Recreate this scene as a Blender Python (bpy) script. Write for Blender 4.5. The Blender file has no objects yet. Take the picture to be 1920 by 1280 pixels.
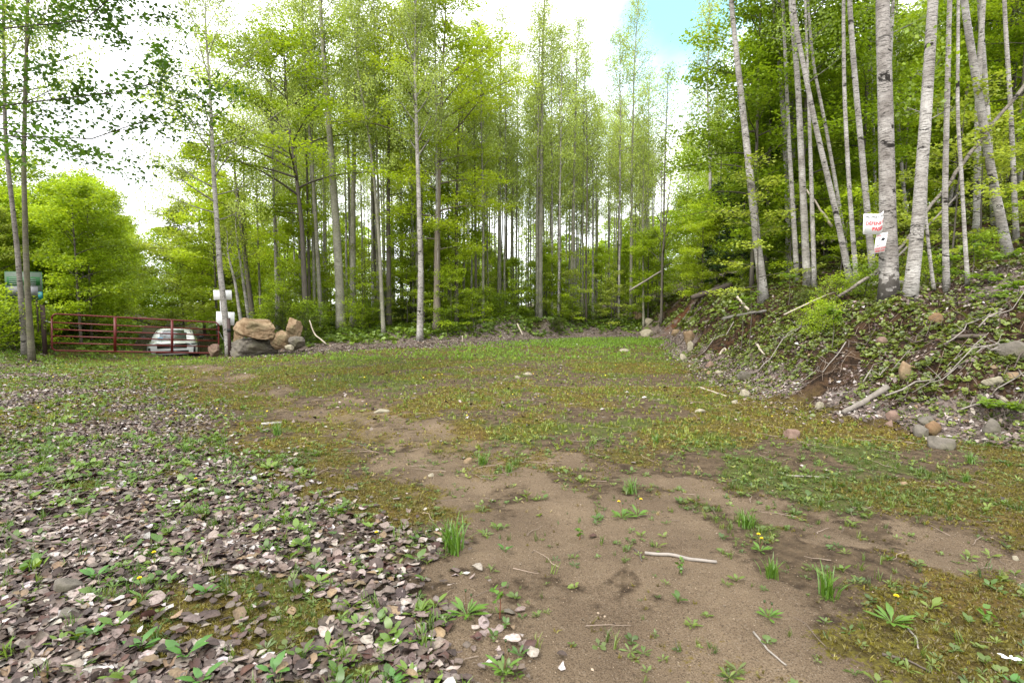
import bpy, math, random
import numpy as np
from mathutils import Vector, Matrix

SC = bpy.context.scene
C = SC.collection
PI = math.pi
R_ = math.radians

# ---------------------------------------------------------------- camera, sky, sun, exposure
FPX, HOR, EYE = 1000.0, 575.0, 1.6          # focal length in photo pixels, horizon row, eye height
PITCH = math.atan((640.0 - HOR) / FPX)
cam = bpy.data.cameras.new('camera')
cam.sensor_width = 36.0
cam.lens = 36.0 * FPX / 1920.0
cam.clip_start = 0.05
cam.clip_end = 3000.0
camo = bpy.data.objects.new('camera', cam)
C.objects.link(camo)
camo.location = (0, 0, EYE)
camo.rotation_euler = (PI / 2 - PITCH, 0, 0)
SC.camera = camo

SUN_EL, SUN_AZ = R_(50), R_(215)            # azimuth measured clockwise from +Y (north)
W = bpy.data.worlds.new('World'); SC.world = W; W.use_nodes = True
nt = W.node_tree; nt.nodes.clear()
def N(nt, t, **kw):
    n = nt.nodes.new(t)
    for k, v in kw.items():
        if k in n.inputs.keys() if hasattr(n.inputs, 'keys') else False:
            n.inputs[k].default_value = v
        else:
            setattr(n, k, v)
    return n
def inp(n, name, v):
    n.inputs[name].default_value = v
wo = N(nt, 'ShaderNodeOutputWorld'); bg = N(nt, 'ShaderNodeBackground')
sky = N(nt, 'ShaderNodeTexSky'); sky.sky_type = 'NISHITA'; sky.sun_disc = False
sky.sun_elevation = SUN_EL; sky.sun_rotation = SUN_AZ
tc = N(nt, 'ShaderNodeTexCoord')
mp = N(nt, 'ShaderNodeMapping'); mp.inputs['Scale'].default_value = (1.0, 1.0, 2.2); mp.inputs['Location'].default_value = (0.3, 1.7, 0.2)
nz = N(nt, 'ShaderNodeTexNoise'); inp(nz, 'Scale', 3.6); inp(nz, 'Detail', 6.0); inp(nz, 'Roughness', 0.55)
nt.links.new(tc.outputs['Generated'], mp.inputs[0]); nt.links.new(mp.outputs[0], nz.inputs['Vector'])
def dirpx(px, py):
    v = Vector(((px - 960) / FPX, 1.0, 0)).normalized()
    d = Vector(((px - 960) / FPX, math.cos(-PITCH), 0))
    x, y, z = (px - 960) / FPX, 1.0, (640 - py) / FPX
    return Vector((x, y * math.cos(PITCH) + z * math.sin(PITCH), -y * math.sin(PITCH) + z * math.cos(PITCH))).normalized()
acc = nz.outputs['Fac']
for (px, py, rad, amp) in ((1318, 5, 0.25, 0.70), (1250, 110, 0.16, 0.22), (1130, 240, 0.16, 0.20), (1000, 270, 0.18, 0.22), (720, 225, 0.16, 0.26)):
    vm = N(nt, 'ShaderNodeVectorMath', operation='DISTANCE'); vm.inputs[1].default_value = dirpx(px, py)
    nrm = N(nt, 'ShaderNodeVectorMath', operation='NORMALIZE'); nt.links.new(tc.outputs['Generated'], nrm.inputs[0]); nt.links.new(nrm.outputs[0], vm.inputs[0])
    mr = N(nt, 'ShaderNodeMapRange', interpolation_type='SMOOTHSTEP'); inp(mr, 'From Min', 0.0); inp(mr, 'From Max', rad); inp(mr, 'To Min', amp); inp(mr, 'To Max', 0.0)
    nt.links.new(vm.outputs['Value'], mr.inputs['Value'])
    sb = N(nt, 'ShaderNodeMath', operation='SUBTRACT'); nt.links.new(acc, sb.inputs[0]); nt.links.new(mr.outputs[0], sb.inputs[1]); acc = sb.outputs[0]
cr = N(nt, 'ShaderNodeMapRange', interpolation_type='SMOOTHSTEP'); inp(cr, 'From Min', -0.34); inp(cr, 'From Max', 0.52)
nt.links.new(acc, cr.inputs['Value'])
mx = N(nt, 'ShaderNodeMix', data_type='RGBA')
nt.links.new(cr.outputs[0], mx.inputs['Factor'])
# thin high haze lightens the clear patches
hz = N(nt, 'ShaderNodeMix', data_type='RGBA'); inp(hz, 'Factor', 0.5); hz.inputs['B'].default_value = (2.5, 5.7, 6.9, 1)
nt.links.new(sky.outputs[0], hz.inputs['A'])
nt.links.new(hz.outputs['Result'], mx.inputs['A']); mx.inputs['B'].default_value = (9.6, 9.8, 10.1, 1)
nt.links.new(mx.outputs['Result'], bg.inputs['Color']); inp(bg, 'Strength', 0.13)
nt.links.new(bg.outputs[0], wo.inputs[0])

sl = bpy.data.lights.new('sun', 'SUN'); sl.energy = 1.5; sl.angle = R_(10); sl.color = (1.0, 0.95, 0.86)
so = bpy.data.objects.new('sun', sl); C.objects.link(so)
sd = Vector((math.sin(SUN_AZ) * math.cos(SUN_EL), math.cos(SUN_AZ) * math.cos(SUN_EL), math.sin(SUN_EL)))
so.rotation_euler = sd.to_track_quat('Z', 'Y').to_euler(); so.location = (0, 0, 60)

SC.view_settings.view_transform = 'Standard'; SC.view_settings.look = 'None'
SC.view_settings.exposure = 1.27; SC.view_settings.gamma = 1.0
SC.view_settings.use_curve_mapping = False
SC.render.engine = 'CYCLES'
cy = SC.cycles
cy.max_bounces = 8; cy.diffuse_bounces = 5; cy.glossy_bounces = 2; cy.transmission_bounces = 5; cy.transparent_max_bounces = 4
cy.use_denoising = True
cy.sample_clamp_indirect = 4.0
cy.caustics_reflective = False; cy.caustics_refractive = False

# ---------------------------------------------------------------- numpy helpers
def hash2(ix, iy, seed):
    n = (ix.astype(np.int64) * 374761393 + iy.astype(np.int64) * 668265263 + seed * 974634777) & 0x7fffffff
    n = ((n ^ (n >> 13)) * 1274126177) & 0x7fffffff
    n = (n ^ (n >> 16)) & 0xffffff
    return n / float(0xffffff)
def vnoise(x, y, seed=0):
    ix, iy = np.floor(x), np.floor(y); fx, fy = x - ix, y - iy
    fx = fx * fx * (3 - 2 * fx); fy = fy * fy * (3 - 2 * fy)
    a = hash2(ix, iy, seed); b = hash2(ix + 1, iy, seed); c = hash2(ix, iy + 1, seed); d = hash2(ix + 1, iy + 1, seed)
    return (a * (1 - fx) + b * fx) * (1 - fy) + (c * (1 - fx) + d * fx) * fy
def fbm(x, y, seed=0, o=4):
    s = 0; a = 0.5; t = 0
    for k in range(o):
        s = s + a * vnoise(x * 2 ** k + 17.3 * k, y * 2 ** k - 9.1 * k, seed + k); t += a; a *= 0.5
    return s / t
def sst(a, b, x):
    t = np.clip((x - a) / (b - a), 0, 1); return t * t * (3 - 2 * t)

def flatpt(px, py):
    Y = EYE * FPX / (py - HOR); return ((px - 960) / FPX * Y, Y)

# toe of the bank on the right, and the forest edge at the back, as world curves
TOE = np.array([(14.0, -6.0), (9.5, 2.5), flatpt(1925, 842), flatpt(1740, 815), flatpt(1560, 790), flatpt(1400, 742), flatpt(1330, 710), flatpt(1270, 672), flatpt(1235, 640), (7.6, 30.0), (6.5, 36.0), (4.0, 46.0), (3.0, 70.0), (3.0, 400.0)])
BACK = np.array([(-60, 26.0), (-16.0, 25.0), (-9.8, 20.6), (-7, 21.2), (-3.5, 22.6), (-0.5, 25.0), (3.5, 28.0), (8, 30.0), (60, 40.0)])
HX = np.array([-60, 0, 0.5, 1.2, 2.4, 4.0, 8.0, 15.0, 30.0, 60.0, 200.0])
HZ = np.array([0, 0, 0.18, 0.78, 1.58, 2.05, 3.3, 5.7, 11.0, 19.0, 29.0])
HOLLOWS = []; RUTS = True
RUT1 = np.array([flatpt(*p) for p in ((1290, 1330), (1060, 1060), (890, 885), (640, 790), (420, 703), (330, 684))])
RUT2 = np.array([flatpt(*p) for p in ((600, 735), (900, 835), (1250, 905), (1700, 1020), (2050, 1100))])
def dsegq(X, Y, L):
    best = np.full(np.shape(X), 1e9)
    for a, b in zip(L[:-1], L[1:]):
        ab = b - a; t = np.clip(((X - a[0]) * ab[0] + (Y - a[1]) * ab[1]) / (ab @ ab), 0, 1)
        best = np.minimum(best, np.hypot(X - a[0] - t * ab[0], Y - a[1] - t * ab[1]))
    return best
def height(X, Y):
    X = np.asarray(X, float); Y = np.asarray(Y, float)
    toe = np.interp(Y, TOE[:, 1], TOE[:, 0]) + (fbm(Y * 0.9, Y * 0 + 3.3, 5) - .5) * 0.5
    d = X - toe
    d = np.where(Y > 24, d * 0.9, d)
    m = np.interp(Y, [-10, 12, 20, 27, 40, 60, 100], [1, 1, 1.5, 1.75, 1.0, .5, .4])
    hill = np.interp(d, HX, HZ) * (m * np.exp(-np.clip(d, 0, 30) / 14) + (1 - np.exp(-np.clip(d, 0, 30) / 14)))
    on = sst(0.1, 1.2, d)
    hill = hill + on * ((fbm(X * 1.1, Y * 1.1, 11) - .5) * 0.65 + (fbm(X * 3.7, Y * 3.7, 12, 3) - .5) * 0.34 + (np.abs(fbm(X * 7, Y * 7, 14, 2) - .5)) * -0.16)
    back = np.interp(X, BACK[:, 0], BACK[:, 1]); dB = Y - back
    bk = sst(-0.3, 2.6, dB) * 0.65 + sst(2, 30, dB) * 0.8 + sst(0, 2.5, dB) * (fbm(X * .8, Y * .8, 21) - .5) * 0.55
    # low berm at the back edge right of the middle
    bk = bk + 0.55 * np.exp(-((dB - 1.8) / 0.9) ** 2) * sst(-3.0, 0.0, X) * (1 - sst(3.4, 5.0, X)) * (0.5 + fbm(X * 0.9, X * 0 + 4, 31))
    xr = -13.0 - 0.66 * (Y - 21.0)
    g = np.exp(-((X - xr) / 3.6) ** 2)
    rut = -.045 * np.exp(-(dsegq(X, Y, RUT1) / .28) ** 2) - .04 * np.exp(-(dsegq(X, Y, RUT2) / .22) ** 2) if RUTS else 0
    bk = bk * (1 - g) * (1 - sst(-15, -18, X) * 0.5)
    dip = -0.30 * sst(12, 20, Y) * np.exp(-((X + 12.5) / 5.0) ** 2) - 0.75 * sst(20.4, 24.2, Y) * g
    lf = 0.35 * sst(-13.5, -17.0, X - 0 * Y) * sst(6, 12, Y)
    und = (fbm(X * .35, Y * .35, 41, 3) - .5) * 0.12 * sst(1.0, 6.0, Y) + (fbm(X * 2.1, Y * 2.1, 42, 3) - .5) * 0.035
    # shallow wheel ruts
    out = np.maximum(hill, 0) + np.maximum(bk, 0) * (1 - sst(0, 3, d)) + dip + lf + und + rut
    for (hx, hy, sx, sy, am) in HOLLOWS: out = out + am * np.exp(-((((X - hx) / sx) ** 2 + ((Y - hy) / sy) ** 2)) ** 1.5)
    return out
def hz1(x, y):
    return float(height(np.array([x]), np.array([y]))[0])

def ray(px, py):
    return dirpx(px, py)
def P(px, py, Y):
    d = ray(px, py); return Vector((d.x * Y / d.y, Y, EYE + d.z * Y / d.y))
_ys = np.concatenate([np.arange(1.0, 12, 0.02), np.arange(12, 70, 0.06)])
def G(px, py):
    d = ray(px, py)
    xs = d.x / d.y * _ys; zs = EYE + d.z / d.y * _ys
    h = height(xs, _ys); k = np.nonzero(zs <= h)[0]
    i = int(k[0]) if len(k) else len(_ys) - 1
    return Vector((xs[i], _ys[i], h[i]))

SLABPTS = [G(1318, 607), G(1375, 600), G(1432, 586)]
HOL = G(1378, 632); SCAR = G(1268, 598); SCAR2 = G(1005, 606)
HOLLOWS += [(HOL.x + .2, HOL.y + .40, .60, .50, -1.0), (SCAR.x + .2, SCAR.y + .4, 1.0, 1.1, -.45), (1.2, 27.6, .7, .6, -.4)]

# ---------------------------------------------------------------- mesh building
def mk(name, V, F4=None, F3=None, mat=None, col=None, smooth=False, parent=None, attrs=None):
    me = bpy.data.meshes.new(name)
    V = np.asarray(V, np.float32); n = len(V)
    parts = []; starts = []; k = 0
    if F4 is not None and len(F4):
        F4 = np.asarray(F4, np.int32).reshape(-1, 4); parts.append(F4.ravel()); starts.append(np.arange(len(F4)) * 4); k = len(F4) * 4
    if F3 is not None and len(F3):
        F3 = np.asarray(F3, np.int32).reshape(-1, 3); parts.append(F3.ravel()); starts.append(k + np.arange(len(F3)) * 3)
    L = np.concatenate(parts); S = np.concatenate(starts)
    me.vertices.add(n); me.vertices.foreach_set('co', V.ravel())
    me.loops.add(len(L)); me.loops.foreach_set('vertex_index', L)
    me.polygons.add(len(S)); me.polygons.foreach_set('loop_start', S.astype(np.int32))
    if smooth: me.polygons.foreach_set('use_smooth', np.ones(len(S), bool))
    me.update(calc_edges=True)
    if col is not None:
        c = me.color_attributes.new('Col', 'FLOAT_COLOR', 'POINT')
        a = np.ones((n, 4), np.float32); a[:, :3] = col; c.data.foreach_set('color', a.ravel())
    for an, av in (attrs or {}).items():
        at = me.attributes.new(an, 'FLOAT', 'POINT'); at.data.foreach_set('value', np.asarray(av, np.float32))
    if mat: me.materials.append(mat)
    o = bpy.data.objects.new(name, me); C.objects.link(o)
    if parent: o.parent = parent
    return o

class MB:
    def __init__(s): s.V = []; s.Q = []; s.T = []; s.c = []; s.n = 0
    def add(s, V, Q=None, T=None, col=(1, 1, 1)):
        V = np.asarray(V, float).reshape(-1, 3)
        if Q is not None and len(Q): s.Q.append(np.asarray(Q).reshape(-1, 4) + s.n)
        if T is not None and len(T): s.T.append(np.asarray(T).reshape(-1, 3) + s.n)
        s.V.append(V); c = np.asarray(col, float)
        s.c.append(np.broadcast_to(c, (len(V), 3)) if c.ndim == 1 else c); s.n += len(V); return s
    def build(s, name, mat, parent=None, smooth=False, usecol=True):
        return mk(name, np.concatenate(s.V), np.concatenate(s.Q) if s.Q else None, np.concatenate(s.T) if s.T else None, mat, np.concatenate(s.c) if usecol else None, smooth, parent)
    def box(s, a, b, col=(1, 1, 1), M=None):
        (x0, y0, z0), (x1, y1, z1) = a, b
        V = np.array([(x0,y0,z0),(x1,y0,z0),(x1,y1,z0),(x0,y1,z0),(x0,y0,z1),(x1,y0,z1),(x1,y1,z1),(x0,y1,z1)], float)
        if M is not None: V = np.array([tuple(M @ Vector(v)) for v in V])
        return s.add(V, [(0,3,2,1),(4,5,6,7),(0,1,5,4),(1,2,6,5),(2,3,7,6),(3,0,4,7)], col=col)
    def tube(s, P_, R, n=6, col=(1, 1, 1), cap=True, wob=0, rng=None):
        P_ = np.asarray(P_, float); k = len(P_); R = np.broadcast_to(np.asarray(R, float), (k,))
        T = np.gradient(P_, axis=0); T /= np.linalg.norm(T, axis=1)[:, None] + 1e-9
        m = T.mean(0); ref = np.array((1., 0, 0)) if abs(m[0]) < 0.6 * np.linalg.norm(m) else np.array((0, 0, 1.))
        if abs(m[0]) < .6 * np.linalg.norm(m) and abs(m[2]) < .3: ref = np.array((0, 0, 1.))
        A = np.cross(T, ref); A /= np.linalg.norm(A, axis=1)[:, None] + 1e-9; B = np.cross(T, A)
        a = np.arange(n) * 2 * PI / n
        rr = R[:, None] * np.ones((1, n))
        if wob and rng is not None:
            rr = rr * (1 + wob * (rng.random((k, n)) - .5))
        V = P_[:, None, :] + rr[:, :, None] * (np.cos(a)[None, :, None] * A[:, None, :] + np.sin(a)[None, :, None] * B[:, None, :])
        V = V.reshape(-1, 3)
        i = np.arange(k - 1)[:, None] * n; j = np.arange(n)[None, :]; j2 = (j + 1) % n
        Q = np.stack([i + j, i + j2, i + n + j2, i + n + j], -1).reshape(-1, 4)
        Tt = []
        if cap:
            V = np.vstack([V, P_[0], P_[-1]]); c0 = k * n; c1 = c0 + 1
            for q in range(n):
                Tt.append((c0, (q + 1) % n, q)); Tt.append((c1, (k - 1) * n + q, (k - 1) * n + (q + 1) % n))
        return s.add(V, Q, Tt, col)

def rotmats(nrm, ang):
    """rows x,y,z axes: z along nrm, spun by ang. returns M,3,3 columns = axes"""
    nrm = nrm / (np.linalg.norm(nrm, axis=1)[:, None] + 1e-9)
    h = np.where(np.abs(nrm[:, 2:3]) > .9, np.array([[1., 0, 0]]), np.array([[0, 0, 1.]]))
    u = np.cross(h, nrm); u /= np.linalg.norm(u, axis=1)[:, None] + 1e-9
    v = np.cross(nrm, u)
    c, s = np.cos(ang)[:, None], np.sin(ang)[:, None]
    return np.stack([u * c + v * s, -u * s + v * c, nrm], axis=2)
def scatter(tv, pos, M, sc, col):
    """instances of template tv -> verts, colours. sc: (M,3)"""
    tv = np.asarray(tv, float)
    L = tv[None, :, :] * sc[:, None, :]
    V = np.einsum('mij,mkj->mki', M, L) + pos[:, None, :]
    c = np.broadcast_to(col[:, None, :], V.shape)
    return V.reshape(-1, 3), c.reshape(-1, 3)
def faces(tf, nv, m):
    tf = np.asarray(tf); return (tf[None] + (np.arange(m) * nv)[:, None, None]).reshape(-1, tf.shape[1])

# ---------------------------------------------------------------- tags
def tag(o, label=None, cat=None, group=None, kind=None):
    if label: o['label'] = label
    if cat: o['category'] = cat
    if group: o['group'] = group
    if kind: o['kind'] = kind
    return o
def empty(name, loc, rz=0.0):
    o = bpy.data.objects.new(name, None); C.objects.link(o); o.location = loc; o.rotation_euler = (0, 0, rz); o.empty_display_size = .2
    return o
KIDS = {}
def kids(o):
    return [c for c in list(C.objects) if c.parent == o]
def copy_tree(o, loc, rz, sc, ch):
    r = o.copy(); C.objects.link(r); r.location = loc; r.rotation_euler = (0, 0, rz); r.scale = (sc, sc, sc)
    for c in ch:
        d = c.copy(); C.objects.link(d); d.parent = r
    return r

# ---------------------------------------------------------------- materials
def mat(name):
    m = bpy.data.materials.new(name); m.use_nodes = True; t = m.node_tree; t.nodes.clear()
    out = t.nodes.new('ShaderNodeOutputMaterial'); return m, t, out
def ramp(t, src, stops):
    r = t.nodes.new('ShaderNodeValToRGB'); e = r.color_ramp.elements
    while len(e) < len(stops): e.new(0.5)
    for i, (p, c) in enumerate(stops):
        e[i].position = p; e[i].color = (c[0], c[1], c[2], 1) if hasattr(c, '__len__') else (c, c, c, 1)
    t.links.new(src, r.inputs[0]); return r.outputs[0]
def noise(t, vec, scale, detail=4, rough=.55, dist=0.0):
    n = t.nodes.new('ShaderNodeTexNoise'); n.inputs['Scale'].default_value = scale; n.inputs['Detail'].default_value = detail
    n.inputs['Roughness'].default_value = rough; n.inputs['Distortion'].default_value = dist
    if vec is not None: t.links.new(vec, n.inputs['Vector'])
    return n.outputs['Fac']
def mixc(t, f, a, b, mode='MIX'):
    m = t.nodes.new('ShaderNodeMix'); m.data_type = 'RGBA'; m.blend_type = mode
    for k, v in (('Factor', f), ('A', a), ('B', b)):
        s = m.inputs[0] if k == 'Factor' else m.inputs[6 if k == 'A' else 7]
        if isinstance(v, (int, float)): s.default_value = v
        elif isinstance(v, tuple): s.default_value = (v[0], v[1], v[2], 1)
        else: t.links.new(v, s)
    return m.outputs[2]
def mth(t, op, a, b=None, clamp=False):
    m = t.nodes.new('ShaderNodeMath'); m.operation = op; m.use_clamp = clamp
    for i, v in enumerate((a, b)):
        if v is None: continue
        if isinstance(v, (int, float)): m.inputs[i].default_value = v
        else: t.links.new(v, m.inputs[i])
    return m.outputs[0]
def mapv(t, scale, src='Object'):
    c = t.nodes.new('ShaderNodeTexCoord'); m = t.nodes.new('ShaderNodeMapping'); m.inputs['Scale'].default_value = scale
    t.links.new(c.outputs[src], m.inputs[0]); return m.outputs[0]
def attr(t, name, out='Color'):
    a = t.nodes.new('ShaderNodeAttribute'); a.attribute_name = name; return a.outputs[out]
def princ(t, out, col, rough=.7, bump=None, bstr=.3, bdist=.02, metal=0.0, spec=.4):
    p = t.nodes.new('ShaderNodeBsdfPrincipled')
    if isinstance(col, tuple): p.inputs['Base Color'].default_value = (col[0], col[1], col[2], 1)
    else: t.links.new(col, p.inputs['Base Color'])
    if isinstance(rough, (int, float)): p.inputs['Roughness'].default_value = rough
    else: t.links.new(rough, p.inputs['Roughness'])
    p.inputs['Metallic'].default_value = metal; p.inputs['Specular IOR Level'].default_value = spec
    if bump is not None:
        b = t.nodes.new('ShaderNodeBump'); b.inputs['Strength'].default_value = bstr; b.inputs['Distance'].default_value = bdist
        t.links.new(bump, b.inputs['Height']); t.links.new(b.outputs[0], p.inputs['Normal'])
    t.links.new(p.outputs[0], out.inputs[0]); return p
MT = {}
def leafmat(name, trans=.45, gloss=.05, tint=(1.25, 1.15, .55)):
    m, t, out = mat(name); c = attr(t, 'Col')
    d = t.nodes.new('ShaderNodeBsdfDiffuse'); t.links.new(c, d.inputs[0])
    tr = t.nodes.new('ShaderNodeBsdfTranslucent'); t.links.new(mixc(t, 1.0, c, tint, 'MULTIPLY'), tr.inputs[0])
    ms = t.nodes.new('ShaderNodeMixShader'); ms.inputs[0].default_value = trans
    t.links.new(d.outputs[0], ms.inputs[1]); t.links.new(tr.outputs[0], ms.inputs[2])
    g = t.nodes.new('ShaderNodeBsdfGlossy'); g.inputs['Roughness'].default_value = .45
    m2 = t.nodes.new('ShaderNodeMixShader'); m2.inputs[0].default_value = gloss
    t.links.new(ms.outputs[0], m2.inputs[1]); t.links.new(g.outputs[0], m2.inputs[2]); t.links.new(m2.outputs[0], out.inputs[0])
    MT[name] = m; return m
leafmat('foliage', .5, .04, (1.2, 1.15, .6)); leafmat('conifer_foliage', .15, .03, (1, 1, .8)); leafmat('herb', .35, .05)
def simple(name, col, rough=.6, metal=0, spec=.4, nscale=0, var=.25, bmp=.3):
    m, t, out = mat(name)
    if nscale:
        f = noise(t, mapv(t, (1, 1, 1)), nscale, 5, .6)
        cc = mixc(t, f, tuple(c * (1 - var) for c in col), tuple(min(1, c * (1 + var)) for c in col))
        princ(t, out, cc, rough, f if bmp else None, bmp, .01, metal, spec)
    else: princ(t, out, col, rough, metal=metal, spec=spec)
    MT[name] = m; return m
# dead leaves
m, t, out = mat('dead_leaf'); f = noise(t, mapv(t, (1, 1, 1)), 90, 3, .6)
c = mixc(t, 1.0, attr(t, 'Col'), ramp(t, f, [(.3, (.62, .58, .55)), (.6, (1.05, 1.05, 1.05))]), 'MULTIPLY')
princ(t, out, c, .6, f, .25, .004, spec=.35); MT['dead_leaf'] = m
# bark: white birch / aspen
def bark(name, light, mid, dark, mossy=0.0, scar=.62, base=0):
    m, t, out = mat(name); base_z = base
    def rv(sc_):
        oi = t.nodes.new('ShaderNodeObjectInfo'); cb = t.nodes.new('ShaderNodeCombineXYZ'); mm = t.nodes.new('ShaderNodeMath'); mm.operation = 'MULTIPLY'; mm.inputs[1].default_value = 60
        t.links.new(oi.outputs['Random'], mm.inputs[0]); t.links.new(mm.outputs[0], cb.inputs[0]); t.links.new(mm.outputs[0], cb.inputs[2])
        ad = t.nodes.new('ShaderNodeVectorMath'); ad.operation = 'ADD'; t.links.new(mapv(t, sc_), ad.inputs[0]); t.links.new(cb.outputs[0], ad.inputs[1]); return ad.outputs[0]
    v1 = rv((5, 5, 55)); v2 = rv((3.0, 3.0, 6.5)); v3 = mapv(t, (1, 1, 1))
    l = noise(t, v1, 1.6, 3, .6); big = noise(t, v2, 1.0, 5, .7, .9); fine = noise(t, v3, 40, 4, .6); pat = noise(t, v3, 2.2, 4, .6)
    base = mixc(t, ramp(t, pat, [(.35, 0), (.65, 1)]), light, mid)
    base = mixc(t, mth(t, 'MULTIPLY', ramp(t, l, [(.52, 0), (.60, 1)]), .75), base, dark)
    base = mixc(t, ramp(t, big, [(scar, 0), (scar + .05, 1)]), base, tuple(x * .45 for x in dark))
    base = mixc(t, mth(t, 'MULTIPLY', ramp(t, fine, [(.35, 1), (.5, 0)]), .35), base, dark)
    base = mixc(t, 1.0, base, attr(t, 'Col'), 'MULTIPLY')
    if mossy: base = mixc(t, mth(t, 'MULTIPLY', ramp(t, noise(t, v3, 3.5, 5, .65), [(.48, 0), (.62, 1)]), mossy), base, (.13, .15, .035))
    if base_z:
        sx = t.nodes.new('ShaderNodeSeparateXYZ'); t.links.new(v3, sx.inputs[0])
        zz = mth(t, 'ADD', sx.outputs[2], mth(t, 'MULTIPLY', mth(t, 'SUBTRACT', noise(t, v3, 6.0, 5, .65), .5), 3.0))
        base = mixc(t, ramp(t, mth(t, 'DIVIDE', zz, base_z * 2), [(.44, .92), (.49, 0)]), base, mixc(t, noise(t, mapv(t, (9, 9, 3)), 2.0, 5, .7), (.035, .03, .026), (.12, .105, .09)))
    h = mth(t, 'ADD', mth(t, 'MULTIPLY', l, .6), mth(t, 'MULTIPLY', big, -.8))
    princ(t, out, base, .75, mth(t, 'ADD', h, mth(t, 'MULTIPLY', fine, .4)), .9, .02, spec=.2); MT[name] = m
bark('birch_bark', (.50, .475, .44), (.26, .235, .21), (.045, .037, .032), scar=.585)
bark('old_birch_bark', (.46, .43, .40), (.22, .195, .175), (.04, .033, .028), scar=.575, base=.58)
bark('aspen_bark', (.36, .345, .28), (.20, .19, .145), (.10, .085, .065), .3, .66)
m, t, out = mat('dark_bark'); v = mapv(t, (16, 16, 3.0)); f = noise(t, v, 1.5, 5, .65, .3); g = noise(t, mapv(t, (1, 1, 1)), 3, 4, .6)
c = mixc(t, f, (.035, .028, .022), (.19, .165, .14)); c = mixc(t, mth(t, 'MULTIPLY', ramp(t, g, [(.5, 0), (.65, 1)]), .4), c, (.12, .13, .05))
c = mixc(t, 1.0, c, attr(t, 'Col'), 'MULTIPLY'); princ(t, out, c, .85, f, .8, .02, spec=.2); MT['dark_bark'] = m
# rock
def rockmat(name, a, b, mossy=.4):
    m, t, out = mat(name); v = mapv(t, (1, 1, 1)); f = noise(t, v, 3.5, 8, .65, .4); g = noise(t, v, 22, 6, .7); k = noise(t, v, 1.6, 5, .6)
    c = mixc(t, ramp(t, f, [(.35, 0), (.65, 1)]), a, b); c = mixc(t, ramp(t, g, [(.3, .55), (.45, 0)]), c, tuple(x * .25 for x in a))
    c = mixc(t, mth(t, 'MULTIPLY', ramp(t, k, [(.5, 0), (.62, 1)]), mossy), c, (.075, .075, .03))
    princ(t, out, c, .85, mth(t, 'ADD', mth(t, 'MULTIPLY', f, .8), mth(t, 'MULTIPLY', g, .3)), .7, .05, spec=.25); MT[name] = m
rockmat('tan_rock', (.15, .095, .05), (.33, .24, .15), .5); rockmat('grey_rock', (.085, .075, .06), (.19, .165, .135), .5)
rockmat('pink_rock', (.13, .08, .06), (.25, .17, .13), .35); rockmat('pale_rock', (.22, .19, .13), (.38, .34, .26), .4); rockmat('orange_rock', (.12, .07, .035), (.24, .15, .08), .5)
simple('weathered_wood', (.25, .22, .19), .8, nscale=30, var=.45); simple('dark_wood', (.09, .07, .055), .85, nscale=30, var=.5)
simple('pale_wood', (.40, .34, .27), .8, nscale=25, var=.35)
# ---------------------------------------------------------------- cover masks (what grows or lies where)
T1 = np.array([flatpt(*p) for p in ((1420, 1500), (1290, 1330), (1150, 1180), (1060, 1060), (985, 960), (890, 885), (770, 835), (640, 790), (520, 740), (420, 703), (330, 684))])
T2 = np.array([flatpt(*p) for p in ((600, 735), (760, 790), (900, 835), (1060, 862), (1250, 905), (1450, 955), (1700, 1020), (2050, 1100))])
def dseg(X, Y, L):
    best = np.full(np.shape(X), 1e9)
    for a, b in zip(L[:-1], L[1:]):
        ab = b - a; t = np.clip(((X - a[0]) * ab[0] + (Y - a[1]) * ab[1]) / (ab @ ab), 0, 1)
        best = np.minimum(best, np.hypot(X - a[0] - t * ab[0], Y - a[1] - t * ab[1]))
    return best
LB = np.array([(-.1, 1.2)] + [flatpt(*p) for p in ((800, 1300), (770, 1180), (700, 1070), (640, 985), (545, 900), (450, 830), (385, 760), (300, 705), (200, 680), (60, 664))])
LB = LB[np.argsort(LB[:, 1])]
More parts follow.
